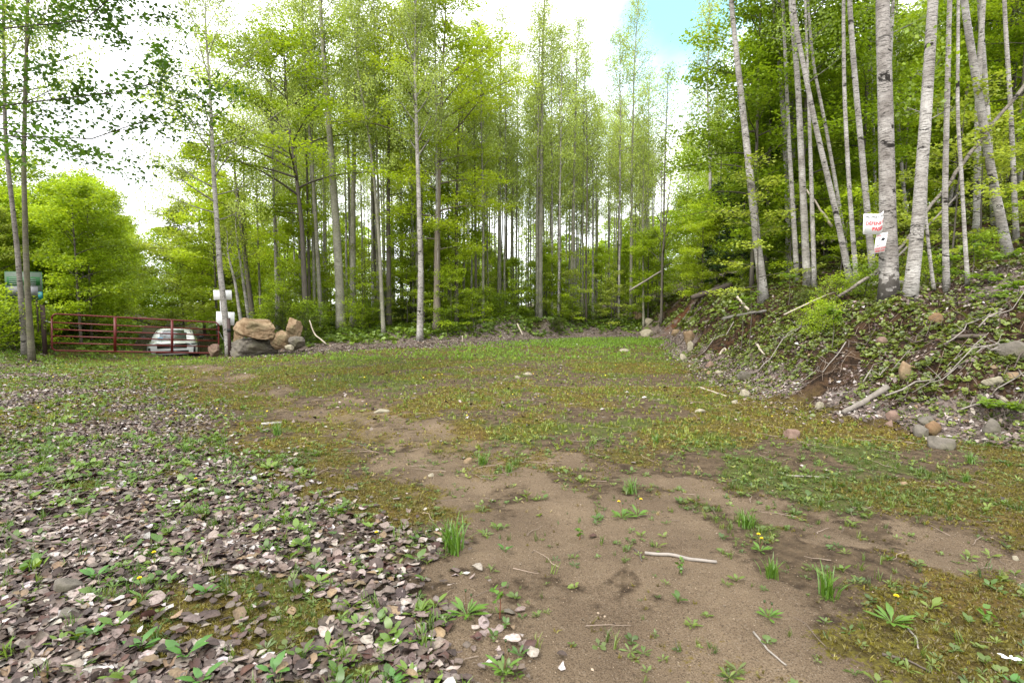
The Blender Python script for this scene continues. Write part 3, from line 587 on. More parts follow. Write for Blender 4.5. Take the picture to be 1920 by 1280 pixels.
def gen(seed, path, r0, r1, cb=.3, R=2.5, nb=24, shape='maple', up=(.2, 1.0), bend=-.3, nsub=6, nleaf=6000, lsize=.09, flat=.35, pal=((.10, .17, .015), (.2, .27, .03)), sides=8, spread=.18, ntr=16, bcol=(1, 1, 1), near=False, tilt=.45, hang=False, bthick=1.0, azs=None, cvar=.28, lr=(.6, 1.2), azj=.13):
    r = np.random.default_rng(seed); path = np.asarray(path, float); S, L = path_len(path)
    tt = np.linspace(0, 1, ntr); P_ = at_t(path, S, tt)
    if len(path) == 2: P_[1:, :2] += np.cumsum(r.normal(0, .012 * L / ntr, (ntr - 1, 2)), 0)
    rad = r0 * (1 - tt) ** .8 + r1; rad[0] *= 1.22; 
    if ntr > 24: rad[:3] = r0 * np.array([1.42, 1.08, 1.02]) + r1
    S2, L2 = path_len(P_); mb = MB(); mb.tube(P_, rad, sides, bcol, wob=.06 if sides > 8 else 0, rng=r)
    lp, ln = [], []; lw = []
    for i in range(nb):
        u = ((i + r.random()) / nb); t = cb + (1 - cb) * u ** .92
        base = at_t(P_, S2, t); rt = np.interp(t, tt, rad); az = i * 2.399 + r.normal(0, .35) if azs is None else azs[i % len(azs)] + r.normal(0, .3)
        l = R * SHAPES[shape](u) * r.uniform(*lr)
        if l < .12: continue
        e = up[0] + (up[1] - up[0]) * u + r.normal(0, .12); k = 6; s = np.linspace(0, 1, k)
        el = e + bend * s; azz = az + np.cumsum(r.normal(0, azj, k)); el = el + (np.cumsum(r.normal(0, azj, k)) * .6 if azj > .2 else 0)
        st = np.stack([np.cos(el) * np.cos(azz), np.cos(el) * np.sin(azz), np.sin(el)], 1) * l / (k - 1); st[0] = 0
        B = base + np.cumsum(st, 0); br = min(rt * .5, .006 + .009 * l) * bthick
        mb.tube(B, br * (1 - s * .85) + .002, 5 if near else 4, np.array(bcol) * .8, False)
        lw_b = r.uniform(1 - cvar, 1 + cvar)
        for j in range(nsub):
            q = .25 + .75 * (j + r.random()) / nsub; b0 = np.array([np.interp(q, s, B[:, kk]) for kk in range(3)])
            a2 = azz[min(k - 1, int(q * k))] + (1 if j % 2 else -1) * r.uniform(.4, 1.1); l2 = l * .42 * (1.15 - q) + .12 * R; e2 = el[min(k - 1, int(q * k))] * .6 + r.normal(0, .2)
            d2 = np.array((math.cos(e2) * math.cos(a2), math.cos(e2) * math.sin(a2), math.sin(e2))) * l2
            Bs = np.array([b0, b0 + d2 * .5 + r.normal(0, .03, 3), b0 + d2]); 
            mb.tube(Bs, np.array([.005, .004, .002]), 3, np.array(bcol) * .7, False)
            lp.append(Bs); ln.append(l2 + .1); lw.append(lw_b * r.uniform(.88, 1.12))
    if nleaf and lp:
        ln = np.array(ln); cnt = r.multinomial(nleaf, ln / ln.sum()); id_ = np.repeat(np.arange(len(lp)), cnt); n = len(id_)
        A = np.array(lp); u = r.random(n) ** .7; p = A[id_, 0] * (1 - u)[:, None] + A[id_, 2] * u[:, None]
        # leaves sit in little bunches
        bun = r.integers(0, 6, n); off = (hash2(id_.astype(float), bun.astype(float), seed)[:, None] - .5)
        o = r.normal(0, spread * .33, (n, 3)) + np.stack([hash2(id_ * 1., bun * 3., seed + q) - .5 for q in range(3)], 1) * spread * 2.1
        o[:, 2] *= flat; p = p + o
        nr = np.stack([r.normal(0, tilt, n), r.normal(0, tilt, n), np.ones(n)], 1)
        if hang: nr = r.normal(0, 1, (n, 3)); nr[:, 2] *= .5
        sz = r.uniform(.65, 1.2, n) * lsize; w = np.array(lw)[id_]
        pal0, pal1 = np.array(pal[0]), np.array(pal[1]); col = (pal0 + (pal1 - pal0) * np.clip(r.random((n, 1)) * .6 + (w[:, None] - .7) * .6, 0, 1)) * (w[:, None] * r.uniform(.85, 1.15, (n, 1)))
        tv, tq = (K6, KQ6) if near else (K4, KQ)
        v, c_ = scatter(tv, p, rotmats(nr, r.random(n) * 6.3), np.stack([sz] * 3, 1), col); return mb, (v, faces(tq, len(tv), n), c_)
    return mb, None
def tree(name, label, cat, loc, args, barkm, leafm='foliage', group=None, trunkname='trunk'):
    o = empty(name, loc); tag(o, label, cat, group); mb, lf = gen(**args)
    tr = mb.build(trunkname, MT[barkm], o, True); ch = [tr]
    if lf: ch.append(mk('crown', lf[0], lf[1], None, MT[leafm], lf[2], False, o))
    return o, ch
MAP = ((.21, .33, .014), (.42, .53, .035)); YEL = ((.29, .41, .02), (.50, .60, .05)); ASP = ((.25, .34, .055), (.44, .52, .12)); DKG = ((.13, .22, .012), (.30, .42, .028)); OLV = ((.23, .31, .04), (.40, .46, .08)); RED = ((.36, .27, .05), (.48, .38, .06))

def hero(label, pxs, Y, wpx, H, kind, ybase=None, **kw):
    """a tree drawn along photo points at its own distance; continues to height H above its base"""
    if kind == 'birch' and pxs[0][0] > 1400 and not kw.pop('fix', False):
        gy = G(*pxs[0]).y
        if 9 < gy < 24: Y = gy; wpx *= .8
    kw.pop('fix', None)
    b = P(pxs[0][0], pxs[0][1], Y); zg = hz1(b.x, b.y)
    base = Vector((b.x, b.y, zg - .08)); pts = [base] + [P(px, py, Y) for px, py in pxs[1:]]
    if pts[-1].z < base.z + H:
        d = (pts[-1] - pts[-2]); d.normalize(); d = Vector((d.x * .6, d.y, max(d.z, .6))); d.normalize(); pts.append(pts[-1] + d * (base.z + H - pts[-1].z) * .5 + Vector((.1, 0, 0))); pts.append(pts[-1] + Vector((d.x * .3, 0, 1)) * (base.z + H - pts[-1].z))
    path = np.array([tuple(p - base) for p in pts]); S, L = path_len(path)
    ts = np.linspace(0, 1, 40); q = at_t(path, S, ts); ker = np.array([1, 2, 3, 2, 1]) / 9.
    for a in range(3):
        q[2:-2, a] = np.convolve(q[:, a], ker, 'valid')
    r0 = wpx * Y / FPX / 2 * .9
    A = dict(seed=hash(label) % 1000 if False else sum(map(ord, label)) % 997, path=q, r0=r0, r1=.012, sides=10, ntr=30)
    d = dict(aspen=dict(cb=.42, R=2.2, nb=30, shape='aspen', up=(.35, 1.1), bend=.25, nsub=6, nleaf=13000, lsize=.085, flat=1, pal=ASP, hang=True, spread=.3),
             maple=dict(cb=.3, R=3.0, nb=24, shape='maple', up=(.35, 1.15), bend=-.45, lr=(.45, 1.25), nsub=8, nleaf=14000, lsize=.13, flat=.55, pal=MAP, spread=.36),
             birch=dict(cb=.55, R=2.4, nb=22, shape='aspen', up=(.4, 1.1), bend=.1, nsub=6, nleaf=4000, lsize=.08, flat=1, pal=((.15, .25, .02), (.32, .43, .04)), hang=True, spread=.3))[kind]
    A.update(d); A.update({k: v for k, v in kw.items() if k not in ('bark', 'cat', 'group', 'name')})
    bm_ = kw.get('bark', dict(aspen='aspen_bark', maple='dark_bark', birch='birch_bark')[kind])
    nm = kw.get('name', dict(aspen='aspen_tree', maple='maple_tree', birch='birch_tree')[kind])
    return tree(nm, label, kw.get('cat', 'tree'), base, A, bm_, group=kw.get('group'))
# left edge
hero('tall grey aspen at the far left edge with the green notice board behind it', [(58, 640), (50, 520), (44, 300), (52, 0)], 16.0, 10, 15, 'aspen', bcol=(.42, .40, .36), cb=.5, R=2.6, nleaf=9000)
hero('thinner birch trunk crossing behind the aspen at the left edge', [(44, 622), (34, 480), (10, 270), (6, 0)], 16.8, 9, 15, 'birch', bcol=(.5, .48, .45), cb=.45, R=2.8, nleaf=9000, bark='birch_bark')
hero('slim pale aspen carrying the white boards beside the gate', [(430, 662), (412, 500), (399, 300), (393, 150), (383, 30)], 20.4, 12, 13.5, 'aspen', cb=.36, R=4.0, nb=26, nleaf=15000, up=(.35, 1.0), bark='birch_bark', nsub=8, lsize=.07)
hero('short white birch leaning left behind the boulders', [(458, 592), (441, 530), (426, 470)], 25, 8, 5.6, 'birch', cb=.55, R=1.3, nb=10, nleaf=900, pal=OLV)
hero('second white birch stem behind the boulders, right of its twin', [(472, 592), (452, 500), (441, 420)], 25.5, 7, 6.8, 'birch', cb=.55, R=1.3, nb=10, nleaf=1000, pal=OLV)
hero('brown double trunk right behind the two white birches', [(478, 590), (462, 500), (447, 380), (440, 330)], 27, 11, 11, 'maple', cb=.35, R=2.2, nleaf=5000, pal=OLV)
hero('dark maple with long limbs reaching left over the boulders', [(574, 600), (566, 420), (552, 300), (540, 230)], 24, 11, 12.5, 'maple', cb=.42, R=4.6, nb=26, nleaf=20000, azs=[3.1, 2.6, 3.7, .4, 5.2, 3.3], pal=MAP, bthick=1.3)
hero('thick cream aspen standing left of the middle of the wood', [(640, 612), (634, 480), (622, 300), (607, 110), (600, 0)], 24, 18, 18, 'aspen', cb=.5, R=2.8, nleaf=15000, nb=34)
hero('slender grey trunk just left of the thick cream aspen', [(603, 596), (590, 380), (576, 180), (566, 20)], 25, 8, 17, 'aspen', cb=.5, R=2.0, nleaf=8000)
hero('straight grey aspen right of the thick cream aspen', [(661, 600), (662, 380), (666, 200), (671, 50)], 26, 12, 18, 'aspen', cb=.48, R=2.6, nleaf=13000, nb=30)
hero('thin pale aspen bowed towards the left in the middle of the wood', [(719, 618), (712, 470), (701, 330), (684, 200), (672, 150)], 23.5, 7, 14, 'aspen', cb=.5, R=1.8, nleaf=7000)
hero('straight brown trunk behind the bowed thin aspen', [(729, 606), (728, 400), (729, 230), (731, 80)], 26, 10, 15, 'maple', cb=.4, R=2.2, nleaf=5200, pal=OLV)
hero('forked white aspen at the edge of the clearing', [(787, 632), (789, 500), (783, 300), (777, 120)], 23, 12, 15, 'aspen', cb=.5, R=2.6, nleaf=11000, up=(.7, 1.1), nb=24, bthick=1.5, bark='birch_bark')
hero('tall maple with rough grey bark and a yellow-green crown over the clearing', [(819, 614), (820, 450), (823, 290), (828, 180), (830, 120)], 25, 14, 15.5, 'maple', cb=.22, R=4.2, nb=34, nleaf=26000, pal=YEL, bthick=1.3, lsize=.12, up=(.2, 1.15), bcol=(1.7, 1.65, 1.6))
hero('thin dark trunk close to the right of the yellow-green maple', [(856, 598), (856, 400), (860, 240)], 28, 8, 14, 'maple', cb=.45, R=2.0, nleaf=3800, pal=YEL)
hero('slim straight aspen midway between the maple and the far bank', [(936, 597), (937, 300), (939, 60)], 31, 9, 17.5, 'aspen', cb=.45, R=1.9, nleaf=5200)
hero('pair trunk with a pale stem in the far middle of the wood', [(1012, 592), (1015, 300), (1018, 60)], 30, 11, 19, 'aspen', cb=.42, R=2.2, nleaf=6800, nb=36)
hero('slim aspen with a sparse airy crown right of the middle', [(1071, 592), (1077, 300), (1082, 90)], 31, 8, 17, 'aspen', cb=.48, R=1.9, nleaf=4200)
hero('narrow aspen whose pointed crown stands against the blue sky', [(1183, 580), (1185, 300), (1190, 100)], 33, 6, 19, 'aspen', cb=.4, R=2.3, nleaf=7000, nb=36)
hero('slim aspen alone on the ridge in front of the white cloud', [(1335, 505), (1331, 300), (1326, 150)], 26, 7, 13.5, 'aspen', cb=.45, R=1.9, nleaf=5200, nb=30, bark='birch_bark')
hero('short bare-stemmed pole on the ridge foot', [(1207, 585), (1206, 470), (1204, 400)], 31, 4, 9, 'aspen', cb=.5, R=1.2, nleaf=1500)
# right bank
hero('white birch curving up at the left end of the bank', [(1434, 566), (1419, 450), (1400, 270), (1383, 120), (1370, 0)], 12.5, 20, 14, 'birch', nleaf=2500, cb=.62)
hero('straight white birch second along the bank', [(1514, 535), (1505, 350), (1496, 150), (1482, 0)], 14.5, 16, 15, 'birch', nleaf=2500, cb=.62)
hero('slim birch behind and left of the second white birch', [(1482, 480), (1474, 300), (1462, 120), (1449, 0)], 18, 10, 15, 'birch', nleaf=2500, cb=.6)
hero('narrow dark-sided birch close behind the second white birch', [(1494, 470), (1487, 250), (1480, 100)], 19, 7, 13, 'birch', nleaf=2000, cb=.6, bcol=(.6, .6, .58))
hero('birch leaning hard to the left, bowed over the slope', [(1596, 530), (1566, 390), (1532, 250), (1508, 130), (1490, 40)], 15.5, 13, 14, 'birch', nleaf=2000, cb=.62)
hero('thin leaning birch just right of the bowed one', [(1592, 500), (1568, 350), (1545, 220), (1524, 120)], 17.5, 8, 12, 'birch', nleaf=1500, cb=.62)
hero('slender upright birch left of the sign tree', [(1607, 538), (1592, 350), (1583, 180), (1581, 0)], 14.0, 9, 14, 'birch', nleaf=2000, cb=.65)
hero('medium birch rising behind the warning signs', [(1638, 520), (1622, 350), (1603, 150), (1592, 0)], 16.5, 14, 16, 'birch', nleaf=2500, cb=.62)
BIG, bigch = hero('thickest birch on the bank, with the two white signs nailed on it', [(1667, 580), (1665, 420), (1661, 220), (1654, 0)], 9.6, 30, 15, 'birch', nleaf=2500, cb=.66, fix=True, sides=20, name='birch_tree', bark='old_birch_bark')
hero('second thick birch, scarred, just right of the sign tree', [(1703, 596), (1716, 480), (1730, 300), (1741, 140), (1749, 0)], 9.2, 21.5, 14, 'birch', nleaf=2500, cb=.66, fix=True, sides=18)
hero('thin birch beside the fallen white trunk', [(1775, 545), (1771, 380), (1777, 150), (1780, 0)], 12.3, 11, 12, 'birch', nleaf=1800, cb=.62)
hero('grey birch leaning left at the far right of the slope', [(1892, 480), (1858, 320), (1832, 160), (1806, 0)], 16, 18, 15, 'birch', nleaf=2500, cb=.62)
hero('straight birch crossing behind the leaning grey one', [(1866, 420), (1850, 200), (1836, 0)], 18, 13, 15, 'birch', nleaf=2500, cb=.62)
hero('thin grey birch at the right edge of the wood', [(1906, 450), (1895, 200), (1882, 0)], 18, 9, 14, 'birch', nleaf=2000, cb=.62)
hero('dim thin birch between the sign tree and the scarred birch', [(1700, 420), (1692, 330), (1684, 240)], 19, 8, 12, 'birch', nleaf=2000, cb=.55)
hero('crooked sapling trunk behind the scarred birch', [(1752, 540), (1742, 470), (1735, 400)], 12, 5, 4.5, 'birch', nleaf=300, cb=.6, R=.7, nb=6)
hero('thin birch twin leaning over the slope above the fallen trunk', [(1815, 530), (1808, 430), (1803, 330), (1795, 220)], 14, 6, 9, 'birch', nleaf=800, cb=.6, R=1.2)

# ---- kinds that repeat: one of each built, then copied
def proto(name, label, cat, group, args, barkm, leafm='foliage'):
    o, ch = tree(name, label, cat, (0, 0, 0), args, barkm, leafm, group); return dict(o=o, ch=ch, used=False)
def put(p, x, y, rz, sc, label=None, group=None, z=None, tiltx=0):
    loc = (x, y, (hz1(x, y) - .06) if z is None else z)
    if not p['used']:
        r = p['o']; r.location = loc; r.rotation_euler = (0, 0, rz); r.scale = (sc, sc, sc); p['used'] = True
    else: r = copy_tree(p['o'], loc, rz, sc, p['ch'])
    if tiltx: r.rotation_euler = (tiltx, 0, rz)
    if label: r['label'] = label
    if group: r['group'] = group
    return r
up_ = lambda H: [(0, 0, 0), (.15, .05, H)]
GM, GB, GA = 'young maples in the wood', 'dark maples on the right slope', 'slender aspens in the dense stand'
maples = [proto('maple_tree', 'x', 'tree', GM, dict(seed=100 + i, path=up_(H), r0=.06, r1=.008, cb=.12, R=R, nb=30, shape='maple', up=(.3, 1.15), bend=-.55, nsub=8, nleaf=14000, lsize=.13, flat=.6, lr=(.45, 1.25), tilt=.55, pal=pal, sides=6, spread=.34), 'dark_bark') for i, (H, R, pal) in enumerate(((8.5, 2.6, MAP), (7.5, 2.4, MAP), (9.5, 2.5, OLV), (8.0, 2.7, YEL), (9, 2.5, MAP)))]
darkm = [proto('maple_tree', 'x', 'tree', GB, dict(seed=120 + i, path=up_(H), r0=.07, r1=.008, cb=.10, R=R, nb=34, shape='maple', up=(.25, 1.15), bend=-.55, nsub=9, nleaf=15500, lsize=.125, flat=.55, lr=(.45, 1.3), tilt=.55, pal=pal, sides=6, spread=.34), 'dark_bark') for i, (H, R, pal) in enumerate(((11, 2.9, DKG), (10, 2.7, DKG), (12, 2.8, MAP)))]
aspens = [proto('aspen_tree', 'x', 'tree', GA, dict(seed=140 + i, path=up_(H), r0=.075, r1=.01, cb=cb, R=R, nb=30, shape='aspen', up=(.5, 1.15), bend=.2, lr=(.4, 1.35), nsub=5, nleaf=int(nl*1.5), lsize=.095, flat=1, pal=ASP, hang=True, sides=6, spread=.32), bk) for i, (H, cb, R, nl, bk) in enumerate(((17, .42, 2.3, 3900, 'aspen_bark'), (16, .55, 2.0, 2600, 'aspen_bark'), (18, .38, 2.5, 4400, 'birch_bark'), (14, .66, 1.6, 1300, 'dark_bark'), (13, .7, 1.3, 900, 'birch_bark')))]
saps = [proto('maple_sapling', 'x', 'sapling', 'saplings', dict(seed=160 + i, path=up_(H), r0=.016, r1=.003, cb=.15, R=R, nb=12, shape='bush', up=(.1, .8), bend=-.1, nsub=4, nleaf=1500, lsize=.085, flat=.2, pal=pal, sides=5, spread=.2), 'dark_bark') for i, (H, R, pal) in enumerate(((2.4, .9, MAP), (1.8, .8, MAP), (3.0, 1.0, OLV)))]
shr = [proto('shrub', 'x', 'shrub', 'shrubs', dict(seed=180 + i, path=up_(H), r0=.012, r1=.003, cb=.05, R=R, nb=14, shape='bush', up=(.3, 1.0), bend=0, nsub=4, nleaf=1600, lsize=.07, flat=.5, pal=pal, sides=4, spread=.2), 'dark_bark') for i, (H, R, pal) in enumerate(((.9, .6, DKG), (1.1, .7, MAP), (.8, .65, ((.06, .10, .015), (.13, .17, .03)))))]
spr = [proto('spruce_tree', 'x', 'tree', 'dark spruces on the ridge', dict(seed=200 + i, path=up_(H), r0=.08, r1=.006, cb=.06, R=R, nb=70, shape='spruce', up=(-.15, .5), bend=.15, nsub=8, nleaf=15000, lsize=.085, flat=.35, pal=((.018, .042, .012), (.045, .085, .02)), sides=6, spread=.12, tilt=.9), 'dark_bark', 'conifer_foliage') for i, (H, R) in enumerate(((8, 1.5), (6.5, 1.3)))]
rp = random.Random(5)
def clear(x, y):
    d = x - np.interp(y, TOE[:, 1], TOE[:, 0]); dB = y - np.interp(x, BACK[:, 0], BACK[:, 1]); xr = -13.0 - .66 * (y - 21)
    if y > 19 and abs(x - xr) < 3.6: return False
    return d > 1.2 or dB > .8 or (x < -15.8 and y > 9)
def scat(n, protos, px, Yr, sc, label, group, tries=40, mind=1.2):
    pts = []
    for i in range(n):
        for _ in range(tries):
            y = rp.uniform(*Yr); x = (rp.uniform(*px) - 960) / FPX * y
            if clear(x, y) and all((x - a) ** 2 + (y - b) ** 2 > mind ** 2 for a, b in pts): break
        else: continue
        pts.append((x, y)); put(rp.choice(protos), x, y, rp.random() * 6.28, rp.uniform(*sc), label, group)
scat(30, [maples[0], maples[1], maples[4]], (-60, 205), (19, 34), (.6, .9), 'bushy bright green maple in the wood left of the gate', 'maples left of the gate')
scat(16, [maples[2], maples[0]], (215, 330), (34, 60), (.7, 1.0), 'green maple closing the far end of the track', 'maples at the end of the track')
scat(14, [maples[2], maples[3]], (300, 440), (27, 38), (.75, 1.1), 'olive-green maple between the parked car and the boulders', 'maples behind the car')
scat(12, maples, (440, 860), (27, 42), (.6, 1.0), 'young green maple in the wood behind the boulders', 'young maples behind the boulders')
scat(17, [maples[0], maples[3], maples[1]], (850, 1260), (30, 46), (.4, .7), 'low maple in the thin stand at the back of the clearing', 'low maples at the back of the clearing', mind=1.5)
scat(75, aspens, (520, 960), (24.5, 46), (.75, 1.05), 'slender aspen in the stand left of the middle', 'slender aspens left of the middle')
scat(95, aspens, (860, 1260), (29, 52), (.7, 1.0), 'slender aspen in the dense stand at the back of the clearing', 'slender aspens at the back', mind=.7)
scat(10, aspens, (430, 620), (25, 40), (.8, 1.05), 'slender aspen in the wood behind the boulders', 'slender aspens behind the boulders')
scat(5, aspens, (1260, 1350), (27, 40), (.6, .75), 'small aspen on top of the ridge', 'small aspens on the ridge')
scat(46, darkm, (1400, 1990), (16, 34), (.65, 1.0), 'dense green maple shading the slope behind the birches', 'dense maples behind the birches', mind=1.5)
scat(12, maples, (1260, 1480), (22, 34), (.45, .7), 'fresh green maple on the ridge left of the birches', 'maples on the ridge')
slims = [proto('birch_tree', 'x', 'tree', 'slim birches on the slope', dict(seed=220 + i, path=[(0, 0, 0), (lx * .4, .1, 4), (lx, .0, 12)], r0=r_, r1=.012, cb=.5, R=1.6, nb=16, shape='aspen', up=(.4, 1.1), bend=.1, nsub=5, nleaf=2400, lsize=.085, flat=1, pal=((.15, .25, .02), (.32, .43, .04)), hang=True, sides=8, spread=.3), 'birch_bark') for i, (lx, r_) in enumerate(((-.9, .06), (.3, .075), (-1.8, .055)))]
scat(9, slims, (1420, 1960), (13, 25), (.8, 1.1), 'slim whitish birch farther up the slope between the larger ones', 'slim birches on the slope', mind=1.0)
scat(22, saps, (1250, 1950), (11, 22), (.6, 1.3), 'thin maple sapling growing on the slope between the birches', 'saplings on the slope', mind=.8)
scat(50, saps, (430, 1240), (23.5, 33), (.6, 1.25), 'maple sapling at the edge of the wood', 'saplings at the edge of the wood', mind=.7)
scat(44, shr, (430, 1240), (22, 32), (.7, 1.3), 'leafy shrub along the foot of the wood', 'shrubs at the foot of the wood', mind=.6)
scat(34, shr, (-40, 90), (12, 24), (.9, 1.7), 'leafy shrub left of the gate', 'shrubs left of the gate', mind=.6)
scat(14, shr, (90, 420), (23, 30), (.9, 1.6), 'shrub behind the gate beside the track', 'shrubs behind the gate', mind=.6)
scat(26, shr, (1250, 1900), (10, 20), (.4, .8), 'small shrub on the mossy slope', 'shrubs on the slope', mind=.6)
put(spr[0], *(lambda v: (v.x, v.y))(P(1392, 500, 23)), 0.4, 1.0, 'tall dark spruce on the ridge left of the curving birch', None)
put(spr[1], *(lambda v: (v.x, v.y))(P(1345, 500, 25)), 1.4, .8, 'smaller dark spruce on the ridge, left of the tall one', None)
put(spr[1], *(lambda v: (v.x, v.y))(P(1440, 500, 22)), 2.4, 1.05, 'dark spruce half hidden behind the curving birch', None)
for px, y, sc_, k in ((345, 34, .85, 2), (383, 33, 1.2, 2), (408, 29, 1.1, 3)):
    put(maples[k], (px - 960) / FPX * y, y, px * .7, sc_, 'airy olive maple rising between the sky gap and the slim aspen', 'airy maples right of the sky gap')
scat(10, aspens, (285, 420), (27, 36), (.6, .75), 'slim aspen rising behind the parked car', 'aspens behind the car')
scat(5, [maples[2], maples[4]], (-60, 30), (19, 24), (.5, .7), 'leafy maple crowding the left edge behind the aspens', 'maples at the left edge')
# bare dead tree against the sky
bt_ = P(1240, 590, 30)
tree('bare_tree', 'leafless grey tree with spreading twigs in front of the white cloud', 'tree', (bt_.x, bt_.y, hz1(bt_.x, bt_.y) - .05), dict(seed=77, path=[(0, 0, 0), (0, 0, 4), (.4, 0, 8.5)], r0=.08, r1=.01, cb=.35, R=2.2, nb=18, shape='bush', up=(.6, 1.2), bend=.2, nsub=8, nleaf=0, sides=6), 'dark_bark')
# near branches of the tree standing left of the camera
def near_tree():
    b = Vector((-9.3, 7.6, 0)); b.z = hz1(b.x, b.y) - .05
    mb, lf = gen(seed=301, path=[(0, 0, 0), (.1, .05, 4), (.0, 0, 10.5)], r0=.10, r1=.015, cb=.36, R=5.0, nb=30, shape='bush', up=(.35, .7), bend=-.45, nsub=16, nleaf=34000, lsize=.066, flat=.8, pal=((.05, .13, .012), (.13, .24, .025)), sides=12, spread=.11, near=True, tilt=.7, azs=[-.1, .45, -.5, .9, .2, .6], ntr=26, bthick=.42, azj=.34)
    o = empty('poplar_tree', b); tag(o, 'leafy poplar just outside the left edge whose branches hang into the top left corner', 'tree')
    mb.build('trunk', MT['dark_bark'], o, True); mk('crown', lf[0], lf[1], None, MT['foliage'], lf[2], False, o)
near_tree()
for lst in (maples, darkm, aspens, saps, shr, spr, slims):
    for p_ in lst:
        if not p_['used']:
            for c__ in p_['ch']: bpy.data.objects.remove(c__)
            bpy.data.objects.remove(p_['o'])
# far wood as one mass
def far_wood():
    Vs, Qs, Cs, n0 = [], [], [], 0; wb = MB(); r = np.random.default_rng(9)
    for i in range(135):
        y = r.uniform(46, 85); px = r.uniform(-250, 2150)
        x = (px - 960) / FPX * y
        
        H = r.uniform(6.5, 9.5) if px < 1250 else r.uniform(10, 15)
        if px < 230: H = r.uniform(7, 10)
        if 820 < px < 1260: H = r.uniform(5.5, 8.5)
        if 185 < px < 290: H = .085 * y * r.uniform(.7, 1.0)
        n = 5200; h = hz1(x, y); u = r.random(n) ** .8; a = r.random(n) * 6.3; rr = np.sqrt(r.random(n)) * 3.0 * np.sin(PI * np.clip(u * .85 + .15, 0, 1)) ** .5
        p = np.stack([x + rr * np.cos(a), y + rr * np.sin(a), h + .2 + H * u], 1); 
        nr = np.stack([r.normal(0, .5, n), r.normal(0, .5, n), np.ones(n)], 1); c0 = np.array(MAP[0]) + (np.array(MAP[1]) - np.array(MAP[0])) * r.random((n, 1)) ; c0 = c0 * r.uniform(.9, 1.3)
        v, c_ = scatter(K4, p, rotmats(nr, r.random(n) * 6.3), np.stack([r.uniform(.13, .28, n)] * 3, 1), c0)
        Vs.append(v); Cs.append(c_); Qs.append(faces(KQ, 4, n) + n0); n0 += len(v)
    o = mk('distant_wood', np.concatenate(Vs), np.concatenate(Qs), None, MT['foliage'], np.concatenate(Cs)); tag(o, 'far green wood closing the view behind the trunks', 'wood', kind='stuff')
far_wood()
# ---------------------------------------------------------------- rocks
def rock(label, px, py, wpx, hpx, mt, seed, Y=None, name='rock', rz=None, dep=.8, cuts=14, z=None, sink=.25, tilt=0.0, cat='rock', sub=None):
    """px,py = middle of the rock in the photo; py+hpx/2 touches the ground"""
    if Y is None:
        b = G(px, py + hpx * .5); Y = b.y
    c = P(px, py, Y); w = wpx * Y / FPX; h = hpx * Y / FPX; r = np.random.default_rng(seed)
    import bmesh
    bm = bmesh.new(); bmesh.ops.create_icosphere(bm, subdivisions=sub or 5, radius=1.0)
    V = np.array([v.co[:] for v in bm.verts]); T = [[v.index for v in f.verts] for f in bm.faces]; bm.free()
    for k in range(cuts):
        n = r.normal(0, 1, 3); n /= np.linalg.norm(n); d = r.uniform(.48, .80); q = V @ n; V = V - np.where(q > d, (q - d) * .97, 0)[:, None] * n
    nn = V / np.linalg.norm(V, axis=1)[:, None]
    f = lambda s, k: fbm(V[:, 0] * s + V[:, 2] * 1.7 * s + k, V[:, 1] * s - V[:, 2] * .9 * s, seed) - .5
    V = V + nn * (f(1.6, 3)[:, None] * .16 + f(4, 9)[:, None] * .15 + (np.abs(f(7, 5)) * -.22)[:, None] + f(14, 2)[:, None] * .05)
    a, b_ = r.uniform(-.2, .2) + tilt, r.uniform(-.12, .12)
    lo, hi = V.min(0), V.max(0); V = (V - (lo + hi) / 2) / ((hi - lo) / 2)
    hh = h / 2 * (1 + sink); V = V * np.array((w / 2, w / 2 * dep, hh))
    if tilt:
        ct, st_ = math.cos(tilt), math.sin(tilt); V = np.stack([V[:, 0] * ct - V[:, 2] * st_, V[:, 1], V[:, 0] * st_ + V[:, 2] * ct], 1)
    o = mk(name, V, None, T, MT[mt], None, True); o.location = (c.x, c.y, c.z - h / 2 * sink if z is None else z)
    tag(o, label, cat); return o
BY = 19.2
rock('large tan boulder lying on top of the pile beside the gate post', 478, 616, 78, 42, 'tan_rock', 3, Y=BY, name='boulder', sink=.02, cat='boulder', cuts=13)
rock('rough grey-brown boulder underneath the large tan one', 478, 650, 84, 36, 'grey_rock', 4, Y=BY + .2, name='boulder', sink=.3, cat='boulder')
rock('tan boulder wedged behind the left end of the boulder pile', 447, 634, 28, 52, 'tan_rock', 15, Y=BY + .9, name='boulder', sink=.2, cat='boulder')
rock('upright pointed tan boulder at the right end of the pile', 549, 614, 34, 40, 'tan_rock', 6, Y=BY + .7, name='boulder', sink=.2, cat='boulder', tilt=.25, cuts=12)
rock('rounded brown boulder between the large one and the upright one', 526, 634, 36, 30, 'tan_rock', 7, Y=BY + .2, name='boulder', sink=.2, cat='boulder')
rock('small rounded stone at the right foot of the boulder pile', 556, 641, 32, 22, 'grey_rock', 8, Y=BY + .1, name='boulder', sink=.3, cat='boulder')
rock('low orange-tan stone in the leaves right of the boulder pile', 541, 651, 18, 10, 'pale_rock', 9, Y=BY - .3)
rock('pinkish stone standing behind the free end of the gate', 401, 656, 24, 24, 'pink_rock', 10, Y=19.6, name='boulder', cat='boulder')
